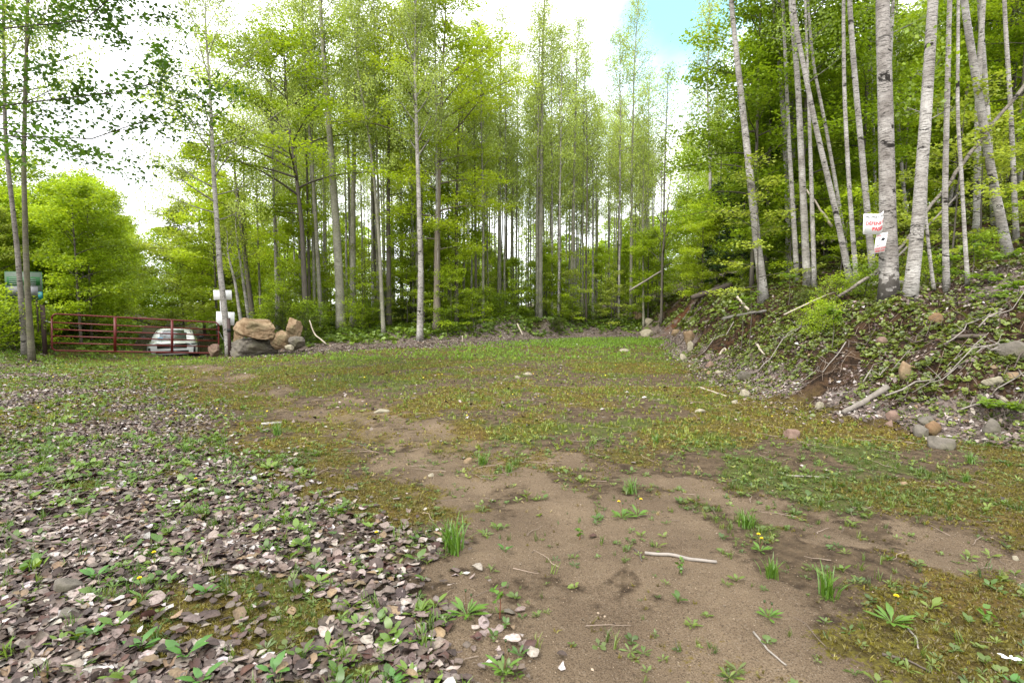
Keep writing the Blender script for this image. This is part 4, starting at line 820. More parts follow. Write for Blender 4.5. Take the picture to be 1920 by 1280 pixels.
for i, (lab, px, py, w, h, mt) in enumerate((
    ('rounded yellowish boulder at the far end of the clearing below the bank', 1214, 624, 27, 15, 'pale_rock'),
    ('pale stone halfway up the far bank above the yellowish boulder', 1215, 602, 20, 12, 'pale_rock'),
    ('pointed tan stone at the top left of the far bank', 1187, 588, 17, 12, 'tan_rock'),
    ('broad tan stone beside the pointed one on the far bank', 1202, 591, 24, 10, 'tan_rock'),
    ('flat tan stone at the foot of the red earth scar', 1269, 621, 22, 8, 'tan_rock'),
    ('long tilted tan rock left of the hollow under the slab', 1293, 630, 24, 22, 'tan_rock'),
    ('white upright stone below the long tilted rock', 1295, 647, 13, 17, 'pale_rock'),
    ('small pale stone at the toe of the bank, below the white one', 1281, 669, 13, 12, 'pale_rock'),
    ('reddish stone lying in the litter below the hollow', 1331, 682, 17, 12, 'pink_rock'),
    ('dark grey slab lying tilted on the lower bank', 1396, 702, 28, 16, 'grey_rock'),
    ('small round tan stone left of the grey slab', 1329, 699, 12, 8, 'tan_rock'),
    ('small yellow-green stone beside the round tan one', 1350, 698, 16, 7, 'pale_rock'),
    ('mossy pale stone at the toe of the bank, middle', 1397, 736, 20, 13, 'pale_rock'),
    ('small white stone just below the mossy pale one', 1377, 753, 13, 7, 'pale_rock'),
    ('flat buff stone lying in the grass near the toe', 1313, 769, 24, 7, 'pale_rock'),
    ('reddish-brown angular stone lying alone on the moss', 1485, 812, 31, 18, 'pink_rock'),
    ('greenish stone in the litter left of the pale log', 1536, 758, 18, 13, 'pale_rock'),
    ('round tan stone high on the bank below the scarred birch', 1698, 687, 28, 22, 'tan_rock'),
    ('pink stone at the right end of the pale log', 1674, 778, 25, 17, 'pink_rock'),
    ('small dark pink stone under the pink one', 1669, 793, 16, 12, 'pink_rock'),
    ('grey block in front of the orange stone', 1727, 807, 26, 22, 'grey_rock'),
    ('bright orange-tan stone on the lower right bank', 1750, 799, 34, 24, 'orange_rock'),
    ('brown stone behind the orange one', 1735, 786, 36, 14, 'grey_rock'),
    ('large grey-green stone at the toe of the right bank', 1767, 829, 46, 22, 'grey_rock'),
    ('mossy grey stone right of the orange one', 1860, 797, 30, 28, 'grey_rock'),
    ('small white-topped stone above the mossy grey one', 1882, 750, 20, 14, 'pale_rock'),
    ('whitish flat stone near the right edge of the bank', 1862, 710, 34, 12, 'pale_rock'),
    ('pale brown stone near the right edge above the whitish one', 1899, 702, 22, 10, 'tan_rock'),
    ('large grey rock at the right edge under a gnarled branch', 1900, 651, 44, 26, 'grey_rock'),
    ('small pink stone in a leaf heap below the sign tree', 1655, 638, 24, 14, 'pink_rock'),
    ('boxy red-brown stone at the foot of the scarred birch', 1758, 594, 30, 16, 'orange_rock'),
    ('mossy rock face among the birches on the upper slope', 1545, 400, 60, 34, 'grey_rock'),
    ('round grey field stone in the leaves at the lower left', 126, 1094, 60, 32, 'grey_rock'),
    ('flatter dark stone below the round one at the lower left', 126, 1152, 48, 20, 'grey_rock'),
    ('small white stone among the leaves beside a dandelion', 352, 913, 24, 13, 'pale_rock'),
    ('flat grey stone in the leaves left of the white one', 236, 928, 34, 11, 'grey_rock'),
    ('pale oval stone in the leaves near the grey flat one', 208, 921, 26, 12, 'tan_rock'),
    ('little dark stone at the left edge of the litter', 68, 925, 26, 12, 'grey_rock'),
    ('flat sandy stone on the moss left of the middle', 716, 770, 30, 6, 'pale_rock'),
    ('small flat stone on the moss near the track', 878, 862, 18, 10, 'tan_rock'),
    ('half-buried sandy stone on the track', 808, 889, 12, 6, 'pale_rock'),
    ('flat pale stone in the middle grass', 990, 700, 20, 6, 'pale_rock'),
    ('pale stone in the grass left of the flat one', 970, 706, 12, 5, 'pale_rock'),
    ('flat pale stone at the edge of the lush grass', 1170, 656, 22, 5, 'pale_rock'),
    ('small stone half sunk at the right side track', 1905, 1045, 12, 8, 'pale_rock'),
    ('small pebble-like stone in the lower right sand', 1695, 905, 20, 6, 'tan_rock'),
)):
    rock(lab, px, py, w, h, mt, 400 + i, sub=3, sink=.7, cuts=16)
rock('long bare white rock showing through the ground at the bottom right', 1602, 1262, 120, 30, 'pale_rock', 470, dep=.9, sink=1.2, rz=None, tilt=-.12, Y=2.32)

# ---------------------------------------------------------------- logs, branches, sticks
simple('old_log', (.19, .165, .14), .85, nscale=16, var=.65)
def log(label, pts, w0, w1, mt, name='log', cat='log', forks=(), lift=0.0, n=10, ground=True, col=(1, 1, 1), Ys=None):
    """pts: photo points on the ground (or at distances Ys)"""
    W_ = []
    for k, p in enumerate(pts):
        if Ys is None: g = G(*p); W_.append((g.x, g.y, g.z + w0 * g.y / FPX * .35 + lift))
        else: g = P(p[0], p[1], Ys[k]); W_.append(tuple(g))
    W_ = np.array(W_); S, L = path_len(W_); r = np.random.default_rng(len(label)); k = max(8, int(n)); q = at_t(W_, S, np.linspace(0, 1, k)); q[1:-1] += r.normal(0, (.006 if L < 1.5 else .0022) * L, (k - 2, 3)) * np.array((1, 1, .5))
    yy = q[:, 1].mean(); R0, R1 = w0 * yy / FPX / 2, w1 * yy / FPX / 2
    mb = MB(); mb.tube(q, np.linspace(R0, R1, k) * r.uniform(.9, 1.1, k), 10 if w0 > 7 else 6, col, True, .12, r)
    for (f, a, l) in forks:
        b = q[int(f * (k - 1))]; mb.tube([b, b + np.array(a) * l * .5 + r.normal(0, .02 * l, 3), b + np.array(a) * l], np.array([R0 * .45, R0 * .3, R0 * .12]), 5, col, True)
    o = mb.build(name, MT[mt], None, True); tag(o, label, cat); return o
log('pale peeling log lying diagonally on the lower right bank', [(1580, 778), (1622, 757), (1664, 731)], 9, 12, 'old_log', lift=.01)
log('long fallen white birch trunk behind the sign tree', [(1630, 533), (1700, 529), (1820, 510), (1930, 490)], 8, 10, 'birch_bark', name='fallen_trunk', Ys=[11.6, 11.8, 12.2, 12.6], col=(1.35, 1.33, 1.25), n=20)
log('dead pole leaning up to the right behind the scarred birch', [(1572, 556), (1640, 512), (1690, 462), (1760, 368), (1850, 250), (1935, 140)], 5.5, 6.5, 'birch_bark', name='leaning_pole', Ys=[10.8, 11.0, 11.2, 11.5, 11.9, 12.3], n=24, col=(.62, .58, .52))
log('thin dead pole propped below the leaning one', [(1612, 540), (1680, 484), (1765, 398), (1800, 360)], 4, 3, 'weathered_wood', name='leaning_pole', Ys=[11.8, 12.0, 12.2, 12.4], n=16)
log('long bare branch sloping down from the right edge', [(1724, 609), (1790, 597), (1860, 580), (1935, 560)], 4, 7, 'weathered_wood', name='branch', cat='branch', Ys=[8.4, 8.5, 8.6, 8.7], n=16, forks=((.3, (.5, .3, .6), .3),))
log('second bare branch crossing above the long sloping one', [(1735, 605), (1800, 575), (1870, 553), (1940, 540)], 5, 6, 'weathered_wood', name='branch', cat='branch', Ys=[8.6, 8.8, 9.0, 9.1], n=16)
log('dark thin branch reaching across to the right edge', [(1780, 592), (1860, 572), (1935, 558)], 2.5, 3, 'dark_wood', name='branch', cat='branch', Ys=[8.9, 9.0, 9.1], n=14)
log('short white upright stub below the sloping branches', [(1787, 592), (1786, 640)], 5, 6, 'birch_bark', name='stub', cat='branch', Ys=[8.3, 8.25])
log('dark rotten log lying under the white stub', [(1785, 637), (1850, 634)], 9, 7, 'dark_wood')
log('gnarled grey branch arching at the right edge of the bank', [(1862, 655), (1880, 632), (1900, 620), (1935, 608)], 8, 10, 'weathered_wood', name='branch', cat='branch', Ys=[7.7, 7.8, 7.9, 8.0], forks=((.5, (.3, -.3, -.7), .3),))
log('fallen limb propped in the far bank, pale and short', [(1382, 556), (1404, 582)], 5, 5, 'pale_wood', name='branch', cat='branch', Ys=[14.5, 14.2])
log('mossy dark log high on the far bank', [(1297, 558), (1330, 548), (1372, 534)], 9, 12, 'dark_wood', Ys=[20, 20, 20])
log('thin grey fallen trunk leaning in the wood at the back', [(1180, 545), (1240, 508)], 4, 3, 'weathered_wood', name='fallen_trunk', Ys=[30, 30])
log('pale thin trunk leaning beside the sign tree low down', [(1470, 590), (1560, 548), (1610, 540)], 3, 3, 'pale_wood', name='branch', cat='branch', Ys=[11.2, 11.4, 11.6])
log('dead leaning pole between the second and bowed birches', [(1560, 425), (1530, 380), (1512, 355)], 5, 3, 'pale_wood', name='leaning_pole', Ys=[15, 15.2, 15.4])
log('white crooked root in the leaf heap below the hollow', [(1350, 668), (1358, 655), (1366, 672)], 5, 3, 'pale_wood', name='root', cat='root')
log('second white crooked root right of the first one', [(1420, 648), (1426, 660), (1434, 668)], 5, 3, 'pale_wood', name='root', cat='root')
log('thin grey stick lying across the lower litter of the bank', [(1560, 740), (1590, 736)], 3, 2, 'weathered_wood', name='stick', cat='stick')
log('white stick lying in the leaves at the toe', [(1310, 727), (1362, 744)], 4, 2.5, 'pale_wood', name='stick', cat='stick')
log('pale curved branch standing in the shrubs right of the boulders', [(580, 600), (588, 625), (612, 645)], 2.5, 2.5, 'pale_wood', name='branch', cat='branch', Ys=[19.5, 19.5, 19.3])
log('broken white branch leaning against the back berm', [(970, 607), (980, 628)], 3, 2.5, 'pale_wood', name='branch', cat='branch', Ys=[26, 25.6])
log('small white stake at the leaf strip in the back', [(867, 629), (868, 645)], 2.5, 2, 'pale_wood', name='stake', cat='stake', Ys=[23.5, 23.5])
log('grey birch twig lying on the sandy track', [(1209, 1039), (1262, 1044), (1300, 1054), (1344, 1057)], 7, 6, 'weathered_wood', name='stick', cat='stick', lift=.002)
log('small curved dark stick left end of the grey birch twig', [(1189, 1032), (1200, 1040), (1203, 1053)], 4, 3, 'dark_wood', name='stick', cat='stick')
log('thin bent twig on the bare sand at the bottom', [(1413, 1187), (1440, 1220), (1474, 1251)], 5, 3, 'weathered_wood', name='stick', cat='stick')
log('dark twig with a fork at the bottom right', [(1654, 1228), (1700, 1240), (1745, 1262)], 6, 3, 'dark_wood', name='stick', cat='stick')
log('pale dry stalk near the dandelion at the lower right', [(1700, 1180), (1717, 1200), (1722, 1218)], 4, 3, 'weathered_wood', name='stick', cat='stick')
log('long dark branch lying over the leaves at the left edge', [(-30, 1000), (60, 1028), (170, 1026), (260, 1000), (335, 958)], 6, 2.5, 'dark_wood', name='branch', cat='branch', lift=.02, n=16)
log('second dark branch crossing the first at the left edge', [(-20, 985), (50, 1030), (110, 1060), (150, 1082)], 5, 3, 'dark_wood', name='branch', cat='branch', lift=.025)
log('thin dark twig left of the middle of the moss', [(660, 833), (700, 840)], 3, 2, 'dark_wood', name='stick', cat='stick')
log('white bark strip lying on the moss at the left', [(490, 797), (528, 794)], 6, 5, 'birch_bark', name='bark_strip', cat='bark', col=(1.3, 1.3, 1.25))
log('thin dry stick at the right in the moss', [(1475, 893), (1545, 896)], 4, 3, 'weathered_wood', name='stick', cat='stick')
log('knotted twig at the edge of the leaf litter', [(640, 1075), (690, 1082), (735, 1076)], 3.5, 2, 'dark_wood', name='stick', cat='stick')
simple('slab_wood', (.16, .145, .13), .85, nscale=25, var=.6)
# overhanging slab of bark over the hollow
def slab():
    a, b = SLABPTS[0] + Vector((0, 0, .02)), SLABPTS[2] + Vector((0, 0, .05)); r = np.random.default_rng(3); V = []; Q = []
    n = 14
    for i in range(n):
        t = i / (n - 1); c = a.lerp(b, t); w = .38 * (1 - .55 * t) * r.uniform(.8, 1.1)
        z = c.z + r.normal(0, .012)
        V += [(c.x, c.y - w, z - .02), (c.x, c.y - w, z + .02 + r.uniform(0, .02)), (c.x + .05, c.y + w, z + .03), (c.x + .05, c.y + w, z - .02)]
    for i in range(n - 1):
        for k in range(4): Q.append((4 * i + k, 4 * i + (k + 1) % 4, 4 * i + 4 + (k + 1) % 4, 4 * i + 4 + k))
    Q += [(0, 3, 2, 1), (4 * n - 4, 4 * n - 3, 4 * n - 2, 4 * n - 1)]
    tag(mk('bark_slab', V, Q, None, MT['slab_wood'], np.ones((len(V), 3))), 'grey weathered slab jutting out over the dark hollow in the bank', 'slab')
slab()

# ---------------------------------------------------------------- gate and posts
simple('red_paint', (.11, .012, .010), .45, nscale=6, var=.35); simple('brown_steel', (.055, .032, .028), .7, nscale=8, var=.4); simple('black_rubber', (.015, .015, .016), .7); simple('chain_steel', (.35, .35, .36), .35, .9)
TL, BL, TR, BR = P(97, 588, 17.5), P(97, 657, 17.5), P(410, 604.5, 20.3), P(410, 662, 20.3)
gate = empty('farm_gate', BL); tag(gate, 'long red tubular steel gate of six rails closed across the track', 'gate')
def gp(u, v): return TL.lerp(TR, u).lerp(BL.lerp(BR, u), v) - Vector(BL)
def gtube(name, pts, r, n=8, m_='red_paint', par=gate):
    mb = MB(); mb.tube([tuple(p) for p in pts], r, n); return mb.build(name, MT[m_], par, True)
c_ = []; cu, cv = .028, .13
for (u, v, a0) in ((0, 0, PI), (1, 0, -PI / 2), (1, 1, 0), (0, 1, PI / 2)):
    cx, cy_ = (cu if u == 0 else 1 - cu), (cv if v == 0 else 1 - cv)
    for k in range(5):
        a = a0 + k * PI / 8
        c_.append(gp(cx + cu * math.cos(a), cy_ + cv * math.sin(a)))
c_.append(c_[0]); gtube('gate_frame', c_, .028)
for v in (.235, .42, .60, .79): gtube('rail', [gp(.002, v), gp(.5, v + .004), gp(.998, v)], .023)
def gbrace(u):
    mb = MB(); d = (TR - TL).normalized(); a, b = gp(u, -.01), gp(u, 1.0)
    V = []
    for p in (a, b):
        for s in (-1, 1):
            for q in (-1, 1): V.append(tuple(p + d * .042 * s + Vector((-d.y, d.x, 0)) * .023 * q))
    mb.add(V, [(0, 1, 3, 2), (4, 6, 7, 5), (0, 4, 5, 1), (2, 3, 7, 6), (0, 2, 6, 4), (1, 5, 7, 3)]); mb.build('brace', MT['red_paint'], gate)
gbrace(.345); gbrace(.69)
def post(label, px, py0, py1, Y, w, m_='brown_steel', band=None):
    a, b = P(px, py0, Y), P(px, py1, Y); o = empty('gate_post', (b.x, b.y, b.z)); tag(o, label, 'post')
    mb = MB(); mb.tube([(0, 0, -.3), (0, 0, (a - b).z * .5), (0, 0, (a - b).z)], w, 12); mb.build('pipe', MT[m_], o, True)
    mb = MB(); mb.tube([(0, 0, (a - b).z), (0, 0, (a - b).z + .015)], w + .006, 12); mb.build('cap', MT[m_], o, True)
    if band:
        zb = (P(px, band, Y) - b).z; mb = MB(); mb.tube([(0, 0, zb - .06), (0, 0, zb + .06)], w + .014, 12); mb.build('band', MT['black_rubber'], o, True)
    return o
post('dark brown steel gate post at the hinge end, left', 84, 572, 652, 17.6, .065)
post('dark brown post with a black band at the free end of the gate', 431, 597, 668, 20.0, .06, band=619)
hb = MB(); h0 = P(84, 602, 17.6) - Vector(BL); hb.tube([tuple(h0), tuple(gp(0, .24))], .014, 6); hb.tube([tuple(h0 - Vector((.08, 0, 0))), tuple(h0 + Vector((.08, 0, 0)))], .022, 6); hb.build('hinge', MT['chain_steel'], gate, True)
def chain():
    mb = MB(); a, b = P(411, 622, 20.2), P(428, 640, 19.95); k = 14
    for i in range(k):
        t = i / k; c = a.lerp(b, t) - Vector((0, 0, .12 * math.sin(PI * t))); al = np.linspace(0, 2 * PI, 8)
        if i % 2: mb.tube([(c.x + .018 * math.cos(x), c.y, c.z + .026 * math.sin(x)) for x in al], .005, 4, cap=False)
        else: mb.tube([(c.x, c.y + .018 * math.cos(x), c.z + .026 * math.sin(x)) for x in al], .005, 4, cap=False)
    tag(mb.build('chain', MT['chain_steel'], None, True), 'steel chain hanging between the gate end and its post', 'chain')
chain()

# ---------------------------------------------------------------- signs
simple('sign_white', (.82, .82, .80), .7, nscale=3, var=.04, bmp=0, spec=.2); simple('sign_grey', (.07, .10, .07), .5, nscale=14, var=.35)
simple('old_paper', (.15, .15, .16), .6, nscale=9, var=.3); simple('sign_red', (.55, .02, .035), .5); simple('sign_black', (.02, .02, .025), .5); simple('sign_green', (.012, .09, .018), .5, nscale=10, var=.5); simple('sign_teal', (.02, .16, .19), .5)
def textmesh(s, size, bold=0.0):
    cu = bpy.data.curves.new('lettering', 'FONT'); cu.body = s; cu.size = size; cu.align_x = 'CENTER'; cu.align_y = 'CENTER'; cu.offset = bold; cu.resolution_u = 3
    ob = bpy.data.objects.new('lettering', cu); C.objects.link(ob); bpy.context.view_layer.update()
    me = bpy.data.meshes.new_from_object(ob.evaluated_get(bpy.context.evaluated_depsgraph_get()))
    V = [tuple(v.co) for v in me.vertices]; Fc = [tuple(p.vertices) for p in me.polygons]; bpy.data.objects.remove(ob); bpy.data.meshes.remove(me)
    return V, Fc
def bent_sign(label, pxs, Y, w, h, lines, bendfn, name='warning_sign', extra=None):
    """sheet in local x (right) / z (up); bendfn(x) -> (x', y', dz)"""
    c = P(pxs[0], pxs[1], Y); o = empty(name, c); tag(o, label, 'sign')
    n = 14; V = []; 
    for off in (0, .004):
        for i in range(n + 1):
            x = -w / 2 + w * i / n
            for z in (-h / 2, h / 2):
                a, b, d = bendfn(x, z); V.append((a, b + off, d))
    k = 2 * (n + 1); Q = []
    for i in range(n):
        b = 2 * i; Q += [(b, b + 2, b + 3, b + 1), (k + b, k + b + 1, k + b + 3, k + b + 2), (b, k + b, k + b + 2, b + 2), (b + 1, b + 3, k + b + 3, k + b + 1)]
    Q += [(0, 1, k + 1, k), (2 * n, k + 2 * n, k + 2 * n + 1, 2 * n + 1)]
    mk('panel', V, Q, None, MT['sign_white'], None, False, o)
    for (s, size, x0, z0, mt, bold) in lines:
        TV, TF = textmesh(s, size, bold); me = bpy.data.meshes.new('lettering')
        me.from_pydata([(lambda q: (q[0], q[1] - .002, q[2]))(bendfn(x + x0, y + z0)) for x, y, _ in TV], [], TF); me.materials.append(MT[mt])
        t_ = bpy.data.objects.new('lettering', me); C.objects.link(t_); t_.parent = o
    if extra:
        for (nm, V2, F2, mt) in extra:
            me = bpy.data.meshes.new(nm); me.from_pydata([(lambda q: (q[0], q[1] - .0025, q[2]))(bendfn(x, z)) for x, z in V2], [], F2); me.materials.append(MT[mt])
            t_ = bpy.data.objects.new(nm, me); C.objects.link(t_); t_.parent = o
    return o
# upper sign: flat on the left, wrapping back round the trunk on the right; edge swings up
def bf1(x, z):
    u = max(0, x - .02); return (x - u * .45, -.02 + 1.6 * u * u - .02, z + .22 * u + .5 * u * u)
bent_sign('white bilingual no-trespassing sheet with red lettering, upper one on the thick birch', (1643, 421), 9.33, .50, .345,
    [('PROPRIÉTÉ PRIVÉE', .052, 0, .115, 'sign_black', .0015), ('DÉFENSE DE', .080, .01, .01, 'sign_red', .003), ('PASSER', .084, .04, -.085, 'sign_red', .003)], bf1)
def bf2(x, z): return (x + .12 * z, -.03 + .25 * (x + .1) ** 2, z + .18 * x)
camx = [(-.055, .075), (-.045, .045), (-.035, .05), (-.035, .085)]
ex = [('pictogram', [(-.01, .05), (.05, .035), (.075, .075), (.01, .095), (.06, .08), (.075, .07), (-.045, .095), (-.035, .05), (-.028, .052), (-.03, .095), (.01, .05), (.022, .045), (.005, .005), (-.02, -.025), (-.026, -.02), (-.003, .008), (-.07, -.04), (-.02, -.025), (-.02, -.034), (-.07, -.05)],
       [(0, 1, 2, 3), (6, 7, 8, 9), (10, 11, 12, 15), (12, 13, 14, 15), (16, 17, 18, 19)], 'sign_black')]
bent_sign('small white sheet with a surveillance camera pictogram, lower one on the thick birch', (1649.5, 456), 9.36, .20, .34,
    [('ATTENTION', .034, 0, .13, 'sign_red', .001), ('ZONE SOUS', .036, 0, -.09, 'sign_red', .001), ('VIDÉO 24H', .036, 0, -.135, 'sign_red', .001)], bf2, extra=ex)
def board(label, px, py, wpx, hpx, Y, name='sign_board', rot=0.0):
    c = P(px, py, Y); w, h = wpx * Y / FPX / 2, hpx * Y / FPX / 2; mb = MB(); mb.box((-w, -.008, -h), (w, .008, h)); o = mb.build(name, MT['sign_white'], None, False); o.location = c
    o.rotation_euler = (0, rot, .25); tag(o, label, 'sign')
board('blank white board, topmost on the slim aspen beside the gate', 417.5, 553, 31, 18, 20.75)
board('narrow white strip between the two blank boards', 417, 574, 8, 20, 20.72)
board('blank white board, lowest and tallest on the slim aspen', 422.5, 597, 31, 25, 20.7, rot=.05)
# green and white notice board behind the aspen at the left edge
nb = P(45, 536, 17.4); o = empty('notice_board', nb); o.rotation_euler = (0, 0, .3); tag(o, 'green and white notice board behind the aspen trunk at the left edge', 'notice board')
s_ = 17.4 / FPX; wN, hN = 28 * s_, 26 * s_
mb = MB(); mb.box((-wN, 0, -hN), (wN, .02, hN)); mb.build('panel', MT['sign_grey'], o)
mb = MB(); mb.box((-wN + .04, -.006, .02), (wN - .05, -.001, hN - .16)); mb.build('green_band', MT['sign_green'], o)
mb = MB(); mb.box((-wN + .06, -.005, -hN + .14), (-.03, -.0008, -.02)); mb.box((.03, -.005, -hN + .12), (wN - .12, -.0008, -.02)); mb.build('notice_sheet', MT['old_paper'], o)
mb = MB(); mb.box((wN - .12, -.008, -hN + .02), (wN, -.002, -hN + .26)); mb.build('corner_mark', MT['sign_teal'], o)
mb = MB()
for a, b in (((-wN, -hN), (wN, -hN)), ((wN, -hN), (wN, hN)), ((wN, hN), (-wN, hN)), ((-wN, hN), (-wN, -hN))): mb.tube([(a[0], .01, a[1]), (b[0], .01, b[1])], .012, 6)
mb.build('frame', MT['sign_green'], o)
mb = MB()
for k in range(4): mb.box((-wN + .1 + .0, -.009, hN - .22 - k * .06), (-.08, -.0065, hN - .20 - k * .06)); mb.box((.08, -.009, hN - .24 - k * .07), (wN - .16, -.0065, hN - .215 - k * .07))
mb.build('print_lines', MT['old_paper'], o)
mb = MB(); mb.tube([(-wN * .6, .05, hN * .6), (-wN * .6, .05, -1.5)], .03, 8); mb.tube([(wN * .6, .05, hN * .6), (wN * .6, .05, -1.5)], .03, 8); mb.build('leg', MT['dark_wood'], o)

# ---------------------------------------------------------------- parked white SUV, front towards the camera
m, t, out = mat('car_paint'); p_ = princ(t, out, (.90, .90, .90), .22, spec=.5); p_.inputs['Coat Weight'].default_value = .8; p_.inputs['Coat Roughness'].default_value = .05; MT['car_paint'] = m
simple('car_black', (.012, .012, .013), .45); simple('car_glass', (.05, .06, .065), .06, 0, .9); simple('chrome', (.75, .75, .76), .15, 1.0); simple('lamp_glass', (.45, .47, .5), .08, .3, .9); simple('tyre', (.018, .018, .018), .85); simple('rim', (.35, .35, .37), .3, .9); simple('sticker_blue', (.12, .42, .62), .5)
cy0 = 24.3; cp = P(322.5, 640, cy0); cz = P(322, 665.5, cy0).z - .28
cz = P(322, 666, cy0).z - .28 * .8
car = empty('parked_car', (cp.x, cp.y, cz), math.atan2(-cp.x, cp.y) * .92); car.scale = (1.03, 1.0, .80); tag(car, 'white sport utility vehicle parked on the track behind the red gate', 'car')
def loft(name, st, m_, nseg=20, par=car, cap=True):
    """st: (y, z0, z1, w0, w1, n) superellipse sections, x across"""
    V = []; Q = []
    for (y, z0, z1, w0, w1, e) in st:
        for k in range(nseg):
            a = 2 * PI * k / nseg; ca, sa = math.cos(a), math.sin(a); xx = abs(ca) ** (2 / e) * (1 if ca > 0 else -1); zz = abs(sa) ** (2 / e) * (1 if sa > 0 else -1)
            f = (zz + 1) / 2; V.append((xx * (w0 + (w1 - w0) * f), y, (z0 + (z1 - z0) * f) * 1.0))
    for i in range(len(st) - 1):
        for k in range(nseg): Q.append((i * nseg + k, (i + 1) * nseg + k, (i + 1) * nseg + (k + 1) % nseg, i * nseg + (k + 1) % nseg))
    mb = MB(); mb.add(V, Q)
    for s, i in ((0, 0), (1, len(st) - 1)):
        c0 = np.mean(V[i * nseg:(i + 1) * nseg], axis=0); b = mb.n; mb.add([tuple(c0)]); T = []
        for k in range(nseg):
            a_, b_ = i * nseg + k, i * nseg + (k + 1) % nseg; T.append((b, b_, a_) if s else (b, a_, b_))
        mb.T.append(np.array(T))
    return mb.build(name, MT[m_], par, True)
loft('body', [(0, .34, .88, .80, .84, 5), (.10, .28, .96, .93, .92, 5), (.35, .27, 1.02, .99, .95, 5), (.9, .27, 1.07, 1.0, .95, 5), (1.35, .27, 1.12, 1.0, .95, 5), (3.0, .27, 1.14, 1.0, .96, 5), (4.6, .3, 1.14, .99, .95, 5), (4.95, .4, 1.05, .92, .88, 5)], 'car_paint', 28)
loft('cabin', [(1.15, 1.02, 1.12, .86, .84, 5), (1.75, 1.04, 1.50, .90, .76, 5), (2.15, 1.05, 1.67, .91, .72, 5), (2.8, 1.05, 1.71, .91, .71, 5), (4.0, 1.05, 1.69, .90, .70, 5), (4.6, 1.05, 1.55, .88, .70, 5), (4.9, 1.02, 1.15, .86, .82, 5)], 'car_paint', 28)
mb = MB(); V = []; Q = []
for i in range(9):
    x = -1 + 2 * i / 8
    for (y, z, w) in ((1.13, 1.10, .80), (1.72, 1.475, .71), (2.05, 1.615, .665)):
        V.append((x * w, y - .035 + .10 * x * x * (1 - .3), z + .018 - .03 * x * x))
for i in range(8):
    for j in range(2): b = i * 3 + j; Q.append((b, b + 3, b + 4, b + 1))
mb.add(V, Q); mb.build('windshield', MT['car_glass'], car, True)
for s in (-1, 1):
    mb = MB(); mb.add([(s * .925, 1.75, 1.14), (s * .935, 3.0, 1.15), (s * .76, 3.0, 1.60), (s * .79, 2.25, 1.58)], [(0, 1, 2, 3)]); mb.add([(s * .935, 3.08, 1.15), (s * .925, 4.3, 1.16), (s * .76, 4.2, 1.57), (s * .76, 3.08, 1.60)], [(0, 1, 2, 3)]); mb.build('side_window', MT['car_glass'], car)
    mb = MB(); mb.tube([(s * .66, 2.3, 1.72), (s * .67, 2.9, 1.755), (s * .67, 3.9, 1.745), (s * .65, 4.4, 1.68)], .02, 6); mb.build('roof_rail', MT['car_black'], car, True)
    # headlamp: slanted wedge wrapping the corner
    V = [(s * .50, -.035, .86), (s * .50, -.03, .965), (s * .78, -.02, .86), (s * .80, -.005, .955), (s * .955, .13, .885), (s * .945, .20, .965), (s * .50, .05, .86), (s * .50, .08, .975), (s * .78, .08, .86), (s * .80, .12, .975), (s * .90, .25, .885), (s * .90, .30, .975)]
    Q = [(0, 2, 3, 1), (2, 4, 5, 3), (1, 3, 9, 7), (3, 5, 11, 9), (0, 6, 8, 2), (2, 8, 10, 4), (0, 1, 7, 6), (4, 10, 11, 5)]
    hl = MB().add(V, Q).build('headlight', MT['lamp_glass'], car)
    mb = MB(); mb.box((s * .60 - .08, -.045, .885), (s * .60 + .08, -.025, .935)); mb.box((s * .80 - .06, -.03, .89), (s * .80 + .06, -.0, .935)); mb.build('lens', MT['car_black'], hl)
    mb = MB(); mb.box((s * .84 - .05, -.0, .42), (s * .84 + .05, .12, .72)); mb.build('fog_light_bay', MT['car_black'], car)
    mr_ = MB(); mr_.tube([(s * .93, 1.42, 1.16), (s * 1.02, 1.40, 1.19), (s * 1.06, 1.38, 1.21), (s * 1.20, 1.38, 1.21), (s * 1.23, 1.39, 1.2)], np.array([.03, .035, .085, .085, .04]), 10); mr_.build('mirror', MT['car_black'], car, True)
    for y in (.95, 3.85):
        wh = empty('wheel', (s * .90, y, .37)); wh.parent = car
        for nm, r_, w_, m_, o_ in (('tyre', .37, .24, 'tyre', 0), ('rim', .26, .245, 'rim', 0)):
            mb = MB(); mb.tube([(-w_ / 2, 0, 0), (-w_ / 2 + .03, 0, 0), (w_ / 2 - .03, 0, 0), (w_ / 2, 0, 0)], np.array([r_ - .03, r_, r_, r_ - .03]), 24); mb.build(nm, MT[m_], wh, True)
gr = MB(); gr.box((-.56, -.045, .70), (.56, .06, .95)); g_ = gr.build('grille', MT['car_black'], car)
mb = MB()
for z in (.76, .83, .90): mb.box((-.54, -.052, z - .008), (.54, -.044, z + .008))
mb.build('slat', MT['rim'], g_)
mb = MB(); 
for (a, b) in (((-.05, .79), (-.055, .88)), ((.05, .79), (.055, .88)), ((-.05, .835), (.05, .835))): mb.tube([(a[0], -.06, a[1]), (b[0], -.06, b[1])], .010, 6)
al = np.linspace(0, 2 * PI, 17); mb.tube([(.085 * math.cos(x) * (1 + .08 * math.sin(x)), -.058, .835 + .07 * math.sin(x)) for x in al], .008, 6, cap=False); mb.build('emblem', MT['chrome'], car, True)
mb = MB(); mb.box((-.62, -.02, .40), (.62, .06, .55)); mb.build('air_intake', MT['car_black'], car)
mb = MB(); mb.box((-.90, .02, .24), (.90, .3, .36)); mb.build('skid_plate', MT['car_black'], car)
mb = MB()
for s in (-1, 1): mb.tube([(s * .02 - s * .0, 1.16, 1.15), (s * .3 + .1, 1.30, 1.235), (s * .55 + .1, 1.34, 1.245)], .012, 5)
mb.build('wiper', MT['car_black'], car)
